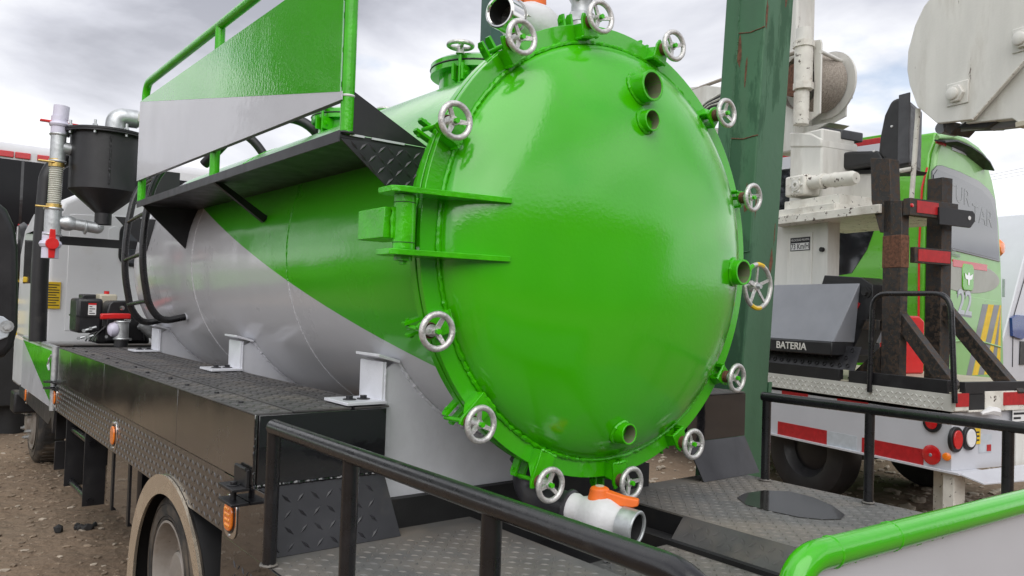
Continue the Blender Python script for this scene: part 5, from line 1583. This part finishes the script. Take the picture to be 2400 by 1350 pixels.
for (x, y) in ((2244, 221), (2402, 92)):
    q = cat_(x, y, 0, um)
    k = MB(); k.box(q + V(-.012, -.10, -.09), q + V(0, .09, .10)); pn = k.build('pin_plate', 'old_white', bp0, bevel=.01)
    k = MB(); k.hexa(q + V(-.012, 0, 0), (-1, 0, 0), .075, .035); k.build('pin_nut', 'old_white', bp0, bevel=.004)
    k = MB(); k.lathe(q + V(-.047, .01, 0), (-1, 0, 0), [(.05, 0), (.05, .02), (.045, .024), (1e-4, .025)], 20); k.build('pin_end', 'old_white', bp0)
k = MB(); a, b_ = cat_(2400, 143, 0, um - .003), cat_(2280, 280, 0, um - .003); k.bead([a, b_], .008); k.build('plate_weld', 'old_white_worn', bp0)
# the boom runs on above the picture to its mast behind the green column
um2 = um + .1
q0, q1 = cat_(2330, -70, 0, um2), cat_(1835, -70, 0, um2)
q0.z = max(q0.z, q1.z); q1.z = q0.z
k = MB(); k.box((um2, q0.y - .3, q0.z + .02), (um2 + .3, q1.y + .2, q0.z + .42)); k.build('boom_section', 'old_white', K, bevel=.01)
k = MB(); k.prism([(um2, q0.y + .1, q0.z + .2), (um2, q0.y - .35, q0.z + .2), (um2, q0.y - .35, cat_(2300, 0, 0, um2).z), (um2, q0.y + .0, cat_(2300, 0, 0, um2).z)], (.26, 0, 0)); k.build('boom_knuckle', 'old_white', K, bevel=.01)
ms0, ms1 = cat_(1815, 330, 0, um2).y, cat_(1858, 330, 0, um2).y
k = MB(); k.box((um2 + .02, ms1, ztw - .1), (um2 + .28, ms0, q0.z + .1)); k.build('boom_mast', 'old_white', K, bevel=.02)

# petrol can behind the rack
q = cat_(2140, 745, 1, 1.5)
pc = thing('petrol_can', 'red can with yellow cap standing on the crane truck bed behind the rack', 'can', CF.M @ V(q.x, 1.5, zb1) + CF.o)
pc.rotation_euler = (0, 0, CF.rz); BASE[pc.name] = V(0, 0, 0)
zc_ = q.z - zb1
k = MB(); k.prism([(-.18, 0, 0), (.18, 0, 0), (.18, 0, zc_ - .03), (.10, 0, zc_ + .02), (-.12, 0, zc_ + .02), (-.18, 0, zc_ - .04)], (0, .25, 0)); k.build('can_body', 'red', pc, bevel=.02)
k = MB(); k.cyl((-.10, .1, zc_ + .0), (-.10, .1, zc_ + .08), .03); k.build('can_cap', 'yellow', pc)
k = MB(); k.tube(bend([(-.06, .12, zc_), (-.06, .12, zc_ + .12), (.03, .12, zc_ + .12), (.03, .12, zc_)], .02), .01, 8); k.build('can_handle', 'rubber', pc)

# ------------------------------------------------------------------ bus on the right
BF = Fr((at(2178, 600, 1, 4.25).x, 4.25, 0), 0)
B = thing('passenger_bus', 'lime green passenger bus with grey rear window seen behind the crane truck', 'bus', fr=BF)
bat = BF.at
BL = 9.0
edge = [bat(x, y, 1, -.03) for x, y in ((2210, 306), (2232, 316), (2258, 329), (2285, 347), (2303, 366), (2318, 395), (2327, 425), (2335, 465), (2342, 530), (2347, 620), (2353, 850))]
BW = edge[-1].x
prof = [(.06, .55), (.0, .75), (0, 3.0), (.03, 3.45), (.10, 3.72), (.22, 3.9)] + [(q.x, q.z) for q in edge] + [(BW - .02, .55)]
k = MB(); k.prism([(x, .05, z) for x, z in prof], (0, BL, 0)); bb = k.build('bus_body', 'bus_green', B, bevel=.03, seg=3)
k = MB(); k.prism([(x, -.03, z) for x, z in prof], (0, .078, 0)); rf_ = k.build('rear_panel', 'bus_pale', B, bevel=.03, seg=3)
hood = [bat(x, y, 1, -.06) for x, y in ((2196, 322), (2225, 320), (2256, 333), (2284, 352), (2302, 371), (2312, 390))]
k = MB(); k.tube(hood, [.03, .05, .055, .055, .05, .03], 10); k.build('roof_spoiler', 'bus_pale', B)
k = MB(); k.prism([q + V(0, .03, -.02) for q in hood] + [q + V(.02, -.09, -.05) for q in hood[::-1]], (0, 0, -.02)); k.build('spoiler_blade', 'black_matt', B)
# rear window
z0w = bat(2222, 587, 1, -.04).z
k = MB(); k.prism([bat(x, y, 1, -.042) for x, y in ((2187, 575), (2186, 400), (2196, 388), (2208, 387), (2250, 402), (2295, 424), (2318, 444), (2333, 468), (2338, 520), (2344, 614))], (0, .02, 0)); sw = k.build('rear_window_frame', 'glass', B, bevel=.005)
k = MB(); k.prism([bat(x, y, 1, -.048) for x, y in ((2190, 571), (2189, 410), (2198, 397), (2250, 418), (2300, 444), (2322, 468), (2332, 500), (2336, 540), (2340, 608))], (0, .01, 0)); k.build('rear_window', 'glass_grey', sw)
def btext(body, px_, py_, size, m='print_grey', sx=1.):
    q = bat(px_, py_, 1, -.05)
    return text('window_lettering', body, m, sw, (q.x, -.0495, q.z), (1, 0, -.06), (0, 0, 1), size, .001, sx)
btext('TUR', 2249, 458, .30, sx=1.1); btext('TAR', 2303, 508, .32, sx=1.1)
btext('acion', 2234, 586, .075); btext('nacional', 2240, 596, .085)
# lamps, badge panel, number, stripes
def rstrip(xa, ya_, xb, yb_, h, m, name, y=-.04):
    a, b_ = bat(xa, ya_, 1, y), bat(xb, yb_, 1, y)
    k = MB(); k.prism([(a.x, y, a.z + h / 2), (b_.x, y, b_.z + h / 2), (b_.x, y, b_.z - h / 2), (a.x, y, a.z - h / 2)], (0, .02, 0)); return k.build(name, m, B, bevel=.004)
rstrip(2234, 616, 2314, 628, .09, 'red_lens', 'brake_light')
rstrip(2196, 330, 2218, 338, .06, 'red_lens', 'roof_light'); rstrip(2288, 372, 2308, 384, .05, 'red_lens', 'roof_light')
rstrip(2232, 345, 2266, 358, .07, 'tape_white', 'roof_vent')
bc = bat(2268, 650, 1, -.04)
zc2 = bc.z
k = MB(); k.prism([(bc.x + 1.05 * math.cos(i * math.pi / 16) * (1 if math.cos(i * math.pi / 16) > 0 else .9), -.036, zc2 + .20 * math.sin(i * math.pi / 16)) for i in range(32)], (0, .012, 0)); bp_ = k.build('badge_panel', 'badge_grey', B, bevel=.004)
k = MB(); k.prism([(bc.x + x, -.05, zc2 + z) for x, z in ((-.17, -.12), (-.13, -.17), (.13, -.17), (.17, -.12), (.17, .12), (.13, .17), (-.13, .17), (-.17, .12))], (0, .02, 0)); k.build('badge', 'bus_green', bp_, bevel=.01)
k = MB(); k.prism([(bc.x + x, -.056, zc2 + z) for x, z in ((-.13, .05), (-.03, .02), (-.02, .06), (.02, .06), (.03, .02), (.13, .05), (.10, -.02), (.03, -.03), (.015, -.10), (-.015, -.10), (-.03, -.03), (-.10, -.02))], (0, .01, 0)); k.build('badge_wings', 'chrome', bp_)
k = MB(); k.prism([(.10, -.036, .95), (BW - .14, -.036, .95), (BW - .14, -.036, 1.92), (BW - .2, -.036, 1.98), (.10, -.036, 2.06)], (0, .012, 0)); ed_ = k.build('engine_door', 'bus_pale', B, bevel=.006)
q = bat(2262, 712, 1, -.04); text('fleet_number', '22', 'tape_white', ed_, (q.x, -.038, q.z), (1, 0, -.05), (0, 0, 1), .44, .001, 1.0, bold=.006); text('fleet_number', '22', 'grey_steel', ed_, (q.x - .012, -.0372, q.z - .014), (1, 0, -.05), (0, 0, 1), .46, .0005, 1.0, bold=.012)
for i, m in enumerate(('grey_steel', 'yellow', 'grey_steel', 'yellow', 'grey_steel', 'yellow')):
    x0 = 1.02 + .19 * i
    def cl_(x): return min(x, BW - .15)
    pts = [(cl_(x0), 1.0), (cl_(x0 + .17), 1.0), (cl_(x0 + .66), 1.93), (cl_(x0 + .48), 1.93)]
    k = MB(); k.prism([(x, -.0385, z) for x, z in pts], (0, .004, 0)); k.build('chevron_stripe', m, ed_)
k = MB(); k.tube([(.15, -.04, 1.42), (BW * .55, -.045, 1.46), (BW - .15, -.04, 1.36)], .012, 8); k.build('door_seam', 'bus_pale', ed_)
k = MB(); k.lathe((BW + .05, .1, bat(2352, 580, 1, 0).z), (0, -1, 0), [(1e-4, 0), (.10, .0), (.12, .04), (.08, .08), (1e-4, .09)], 18); k.build('corner_lamp', 'amber', B)
kb((BW - .02, -.034, 2.05), (BW + .004, .0, 2.3), 'maker_plate', 'tape_white', .002, B)
# red corner line
k = MB(); k.tube([(-.004, .10, .9), (-.004, .12, 2.6), (-.0, .10, 3.3), (.06, .07, 3.55)], .013, 8); k.build('corner_line', 'red', B)
# side: windows, white band, red roof line
gp = [bat(x, y, 0, -.008) for x, y in ((2066, 368), (2062, 450), (2050, 535), (2032, 585), (1996, 640), (1950, 648))]
zg = gp[0].z
k = MB(); k.prism([(-.008, q.y, q.z) for q in gp] + [(-.008, 9.0, gp[-1].z), (-.008, 9.0, zg)], (.012, 0, 0)); swn = k.build('side_glass', 'glass', B, bevel=.003)
for y in (1.72, 3.2, 4.7, 6.2):
    k = MB(); k.box((-.0095, y, gp[-1].z + .05), (-.004, y + .05, zg - .03)); k.build('window_bar', 'black', swn)
zw = bat(2000, 345, 0, 0).z; zr0, zr1 = bat(2000, 340, 0, 0).z, bat(2000, 324, 0, 0).z
k = MB(); k.box((-.004, .35, zg + .01), (.10, 9.0, zw)); k.build('white_band', 'white', B, bevel=.003)
k = MB(); k.box((.0, .62, zr0 - .03), (.12, 5.0, zr0 + .05)); k.build('red_band', 'tape_red', B, bevel=.01)
k = MB(); k.box((.03, .3, zw), (.2, 9.0, zr1)); k.build('roof_edge', 'bus_green', B, bevel=.01)
for y in (2.2, 7.2):
    for x, sg in ((.02, 1), (BW - .02, -1)):
        k = MB(); k.lathe((x, y, .48), (sg, 0, 0), [(1e-4, .05), (.25, .04), (.3, 0), (.46, .02), (.48, .06), (.48, .25), (1e-4, .25)], 40); k.build('bus_wheel', 'tyre', B)
k = MB(); k.box((.0, -.06, .5), (BW, .0, .72)); k.build('bus_bumper', 'black_matt', B, bevel=.02)

# white van edge at the right border
VY = 4.6
o = at(2335, 850, 1, VY)
VN = thing('white_van', 'white van body with a blue plastic hinge at the right border beside the bus', 'van', (o.x, VY, 0))
BASE[VN.name] = V(0, 0, 0); VN.location = (0, 0, 0)
pts = [at(x, y, 1, VY) for x, y in ((2334, 870), (2352, 790), (2372, 715), (2402, 600), (2440, 500), (2620, 480), (2640, 870))]
lowz = min(q.z for q in pts)
pts = [V(pts[0].x, VY, .45)] + pts[:-1] + [V(pts[-1].x, VY, .45)]
k = MB(); k.prism(pts, (.35, 2.2, 0)); k.build('van_body', 'white', VN, bevel=.02)
a = [at(x, y, 1, VY - .006) for x, y in ((2373, 860), (2375, 745), (2408, 630))]
k = MB(); k.tube(a, .006, 6); k.build('door_gap', 'ink', VN)
pts = [at(x, y, 1, VY - .04) for x, y in ((2372, 745), (2384, 738), (2410, 740), (2410, 785), (2396, 796), (2374, 788))]
k = MB(); k.prism(pts, (0, .04, 0)); k.build('blue_hinge', 'blue_plastic', VN, bevel=.006)
pts = [at(x, y, 1, VY - .015) for x, y in ((2392, 800), (2420, 800), (2420, 855), (2390, 855))]
k = MB(); k.prism(pts, (0, .04, 0)); k.build('door_seal', 'rubber', VN)
q = at(2450, 900, 1, VY)
k = MB(); k.lathe((q.x + .1, VY + .05, .36), (0, 1, 0), [(1e-4, .05), (.2, .04), (.28, 0), (.35, .04), (.36, .2), (1e-4, .22)], 32); k.build('van_wheel', 'tyre', VN)
k = MB(); k.lathe((q.x + .2, VY + 1.5, .36), (0, 1, 0), [(1e-4, .05), (.28, 0), (.36, .04), (.36, .2), (1e-4, .22)], 32); k.build('van_wheel', 'tyre', VN)

# blue roofed shed far behind
a, b_ = at(2352, 602, 1, 16), at(2352, 672, 1, 16)
SH = thing('blue_shed', 'pale blue metal shed with a red eave far behind the bus', 'shed', (a.x + 2, 18, 0))
k = MB(); k.box((a.x - 3.0, 16, 0), (a.x + 14, 24, b_.z)); k.build('shed_wall', 'wall', SH)
k = MB(); k.prism([(a.x - 3.2, 15.8, b_.z + .1), (a.x - 3.2, 20, a.z), (a.x - 3.2, 24.2, b_.z + .1)], (17.4, 0, 0)); rfs = k.build('shed_roof', 'blue', SH)
for i in range(24):
    x = a.x - 3 + .7 * i
    k = MB(); k.prism([(x, 15.82, b_.z + .115), (x, 20, a.z + .015), (x + .05, 20, a.z + .015), (x + .05, 15.82, b_.z + .115)], (0, -.02, .05)); k.build('roof_rib', 'blue', rfs)
k = MB(); k.box((a.x - 3.2, 15.7, b_.z - .08), (a.x + 14.2, 15.82, b_.z + .12)); k.build('shed_eave', 'rust', SH)
# power lines
for i, (y0_, y1_) in enumerate(((407, 388), (413, 396), (420, 404))):
    a, b_ = at(2330, y0_, 1, 22), at(2420, y1_, 1, 19)
    d_ = b_ - a
    k = MB(); k.tube([a - d_ * 1.5 + d_ * .7 * j + V(0, 0, -.002 * (j * (9 - j))) for j in range(10)], .010, 6)
    tag(k.build('power_line', 'rubber'), ['highest of the three thin power lines right of the bus', 'middle one of the three thin power lines right of the bus', 'lowest of the three thin power lines right of the bus'][i], 'cable', 'power lines right of the bus')

# ------------------------------------------------------------------ far left: coach behind, neighbouring truck, yellow machine
a, b_ = at(0, 343, 1, 15), at(300, 377, 1, 15)
CO = thing('black_coach', 'coach with black glass, white roof and red lamps behind the cab', 'coach', (a.x + 2, 16.2, 0))
X0, X1, ZT = a.x - 4, a.x + 5.2, a.z
k = MB(); k.box((X0, 15, .5), (X1, 17.4, ZT + .10)); cb = k.build('coach_body', 'tarp_white', CO, bevel=.15, seg=4)
zg0, zg1 = at(30, 545, 1, 15).z, at(30, 374, 1, 15).z
k = MB(); k.box((X0 + .2, 14.985, zg0), (X1 - .1, 15.02, zg1)); gl = k.build('coach_glass', 'glass_dark', CO, bevel=.01)
for x in (52,):
    q = at(x, 420, 1, 14.98); k = MB(); k.box((q.x - .02, 14.98, zg0), (q.x + .02, 14.99, zg1)); k.build('glass_joint', 'black', gl)
kk = at(0, 366, 1, 15)
for xa, xb, ya_ in ((-60, 32, 366), (36, 72, 363), (88, 122, 368)):
    p0, p1 = at(xa, ya_ - 6, 1, 14.97), at(xb, ya_ + 7, 1, 14.97)
    k = MB(); k.box((p0.x, 14.97, zg1 + .03), (p1.x, 15.0, zg1 + .13)); k.build('roof_lamp', 'red_lens', CO, bevel=.01)
for z0_, z1_, m in ((1.9, 2.05, 'bus_green'), (1.0, 1.6, 'bus_green'), (1.7, 1.76, 'ink')):
    k = MB(); k.box((X0 + .05, 14.985, z0_), (X1 - .05, 15.0, z1_)); k.build('side_stripe', m, CO)
for x in (X0 + 1.8, X1 - 1.8):
    k = MB(); k.lathe((x, 14.98, .48), (0, 1, 0), [(1e-4, .05), (.3, 0), (.46, .02), (.48, .1), (.48, .25), (1e-4, .25)], 32); k.build('coach_wheel', 'tyre', CO)
q = at(66, 535, 1, 14.9); k = MB(); k.box((q.x - .14, 14.93, q.z - .06), (q.x + .2, 14.99, q.z + .06)); k.build('tail_lamp', 'red_lens', CO)

yn = 2.3
c_ = at(10, 660, 1, yn)
NB = thing('wing_mirror', 'big rounded black wing mirror with a grey bracket plate at the left border', 'mirror', (c_.x - .9, yn + .1, 0))
p_ = [at(x, y, 1, yn) for x, y in ((-70, 448), (0, 470), (24, 490), (42, 530), (50, 580), (51, 700), (50, 770), (38, 815), (18, 838), (-10, 846), (-120, 850), (-120, 448))]
k = MB(); k.prism(p_, (-.05, .14, 0)); k.build('mirror_housing', 'rubber', NB, bevel=.022, seg=4)
p_ = [at(x, y, 1, yn - .006) for x, y in ((-30, 735), (8, 742), (22, 752), (25, 772), (18, 790), (-30, 808))]
k = MB(); k.prism(p_, (0, .01, 0)); mp_ = k.build('bracket_plate', 'tape_white', NB, bevel=.002)
q = at(16, 765, 1, yn - .007); k = MB(); k.bolt(q, (0, -1, 0), .009); k.build('plate_bolt', 'galv', mp_)
q = at(-40, 770, 1, yn - .0); k = MB(); k.tube(bend([q, q + V(-.3, .05, 0), (c_.x - .9, yn + .1, q.z - .1), (c_.x - .9, yn + .1, 0)], .1), .02, 10); k.build('mirror_arm', 'rail_black', NB)

yt = 12.6
a, b_ = at(57, 782, 1, yt), at(57, 838, 1, yt)
PT = thing('parked_truck', 'lime green truck low behind the black wing mirror at the left border', 'truck', (a.x - 3, yt + 1, 0))
k = MB(); k.box((a.x - 6, yt, b_.z), (a.x - .04, yt + 2.2, a.z + .5)); k.build('truck_body', 'bus_green', PT, bevel=.03)
k = MB(); k.box((a.x - 6, yt - .06, b_.z - .06), (a.x - .10, yt + .1, b_.z + .12)); k.build('body_sill', 'bus_green', PT, bevel=.02)
k = MB(); k.box((a.x - 5.8, yt + .2, .45), (a.x - .2, yt + 2, b_.z)); k.build('chassis', 'dark', PT)
for x in (a.x - 1.0, a.x - 4.6):
    for y in (yt + .02, yt + 1.9):
        k = MB(); k.lathe((x, y, .45), (0, 1, 0), [(1e-4, .05), (.2, .06), (.28, 0), (.42, .02), (.45, .06), (.45, .25), (1e-4, .27)], 40); k.build('road_wheel', 'tyre', PT)

ym = 10.5
YM = thing('yellow_machine', 'yellow and black machine standing between the left truck and the cab', 'machine', (at(58, 650, 1, ym).x, ym, 0))
for y0_, y1_, x0_, x1_ in ((648, 662, 44, 64), (700, 712, 44, 60), (728, 760, 40, 55), (768, 790, 40, 52)):
    a, b_ = at(x0_, y0_, 1, ym), at(x1_, y1_, 1, ym)
    k = MB(); k.box((a.x - .3, ym, b_.z), (b_.x, ym + .5, a.z)); k.build('yellow_bar', 'yellow', YM, bevel=.01)
a, b_ = at(30, 560, 1, ym + .1), at(62, 800, 1, ym + .1)
k = MB(); k.box((a.x - .4, ym + .1, .35), (b_.x - .02, ym + .9, a.z)); k.build('black_frame', 'dark', YM, bevel=.02)
k = MB(); q = at(52, 590, 1, ym - .02); k.lathe(q, (1, 0, 0), [(1e-4, -.05), (.30, -.05), (.34, 0), (.30, .05), (1e-4, .05)], 28); k.build('black_pulley', 'rubber', YM)
q = at(64, 553, 1, ym - .03); k = MB(); k.box(q + V(-.10, 0, -.10), q + V(.12, .04, .10)); sg_ = k.build('white_sign', 'tarp_white', YM)
text('sign_lettering', 'S', 'yellow', sg_, q + V(.02, -.004, 0), (1, 0, 0), (0, 0, 1), .2, .002, bold=.006)
k = MB(); k.cyl((BASE[YM.name].x, ym + .5, 0), (BASE[YM.name].x, ym + .5, .4), .2); k.build('machine_foot', 'dark', YM)

# pale rocks under the crane truck
for i in range(14):
    q = at(random.uniform(1960, 2260), random.uniform(1150, 1215), 2, .03)
    k = MB(); stone(k, q.x, q.y, random.uniform(.04, .09), .6, .3)
    tag(k.build('rock', 'stone_pale', smooth=25, recalc=False), 'pale rock lying on the dirt beneath the crane truck', 'rock', 'pale rocks under the crane truck')

# unseen tree and long building, added only for their reflections in the glossy paint
TR = thing('reflection_tree', 'unseen leafy tree left of the picture, added for its reflection in the sign panel', 'tree', (-4.3, 13.0, 0))
k = MB(); k.tube([(-4.3, 13, 0), (-4.2, 13.1, 1.5), (-4.4, 13, 3.4), (-4.2, 12.9, 7.5)], [.30, .24, .18, .08], 12)
for a in range(8):
    c = V(-4.3, 13, 2.6 + .5 * a); k.tube([c, c + V(math.cos(a * 2.2) * 1.1, math.sin(a * 2.2) * 1.1, .8), c + V(math.cos(a * 2.2) * 2.1, math.sin(a * 2.2) * 2.1, 1.7)], [.11, .07, .03], 8)
k.build('trunk', 'bark', TR)
k = MB()
for _ in range(7000):
    a, e_ = random.uniform(0, 6.283), random.uniform(-1.0, 1.5)
    r = 1.0 + .6 * noise.noise((math.cos(a) * 1.6, math.sin(a) * 1.6, e_ * 1.6)); r *= random.uniform(.3, 1) ** .4
    c = V(-4.3 + 2.7 * r * math.cos(a) * math.cos(e_), 13 + 2.7 * r * math.sin(a) * math.cos(e_), 6.3 + 3.0 * r * math.sin(e_))
    u, w = V(random.gauss(0, 1), random.gauss(0, 1), random.gauss(0, 1)).normalized() * .17, V(random.gauss(0, 1), random.gauss(0, 1), random.gauss(0, 1)).normalized() * .09
    k.add([c - u, c + w, c + u, c - w], [(0, 1, 2, 3)])
k.build('crown', 'foliage', TR, kind='stuff', recalc=False, smooth=0)
WS = thing('reflection_workshop', 'unseen long building behind the viewer, added for its reflection in the green tank door', 'reflection_workshop', (2, -13, 0))  # unseen building, added to darken what the tank door mirrors
k = MB(); k.box((-16, -18, 0), (22, -12, 4.6)); k.build('workshop_wall', 'wall', WS)
k = MB(); k.prism([(-16.5, -11.4, 4.5), (-16.5, -18.5, 4.5), (-16.5, -15, 6.2)], (39, 0, 0)); k.build('workshop_roof', 'rust', WS)
for x in (-13, -7.5, -2, 3.5, 9, 14.5):
    k = MB(); k.box((x, -12.06, 0), (x + 4, -11.98, 3.7)); dr_ = k.build('roller_door', 'grey_steel', WS)
    for i in range(9):
        k = MB(); k.box((x, -11.98, .2 + .4 * i), (x + 4, -11.95, .24 + .4 * i)); k.build('door_rib', 'grey_steel', dr_)
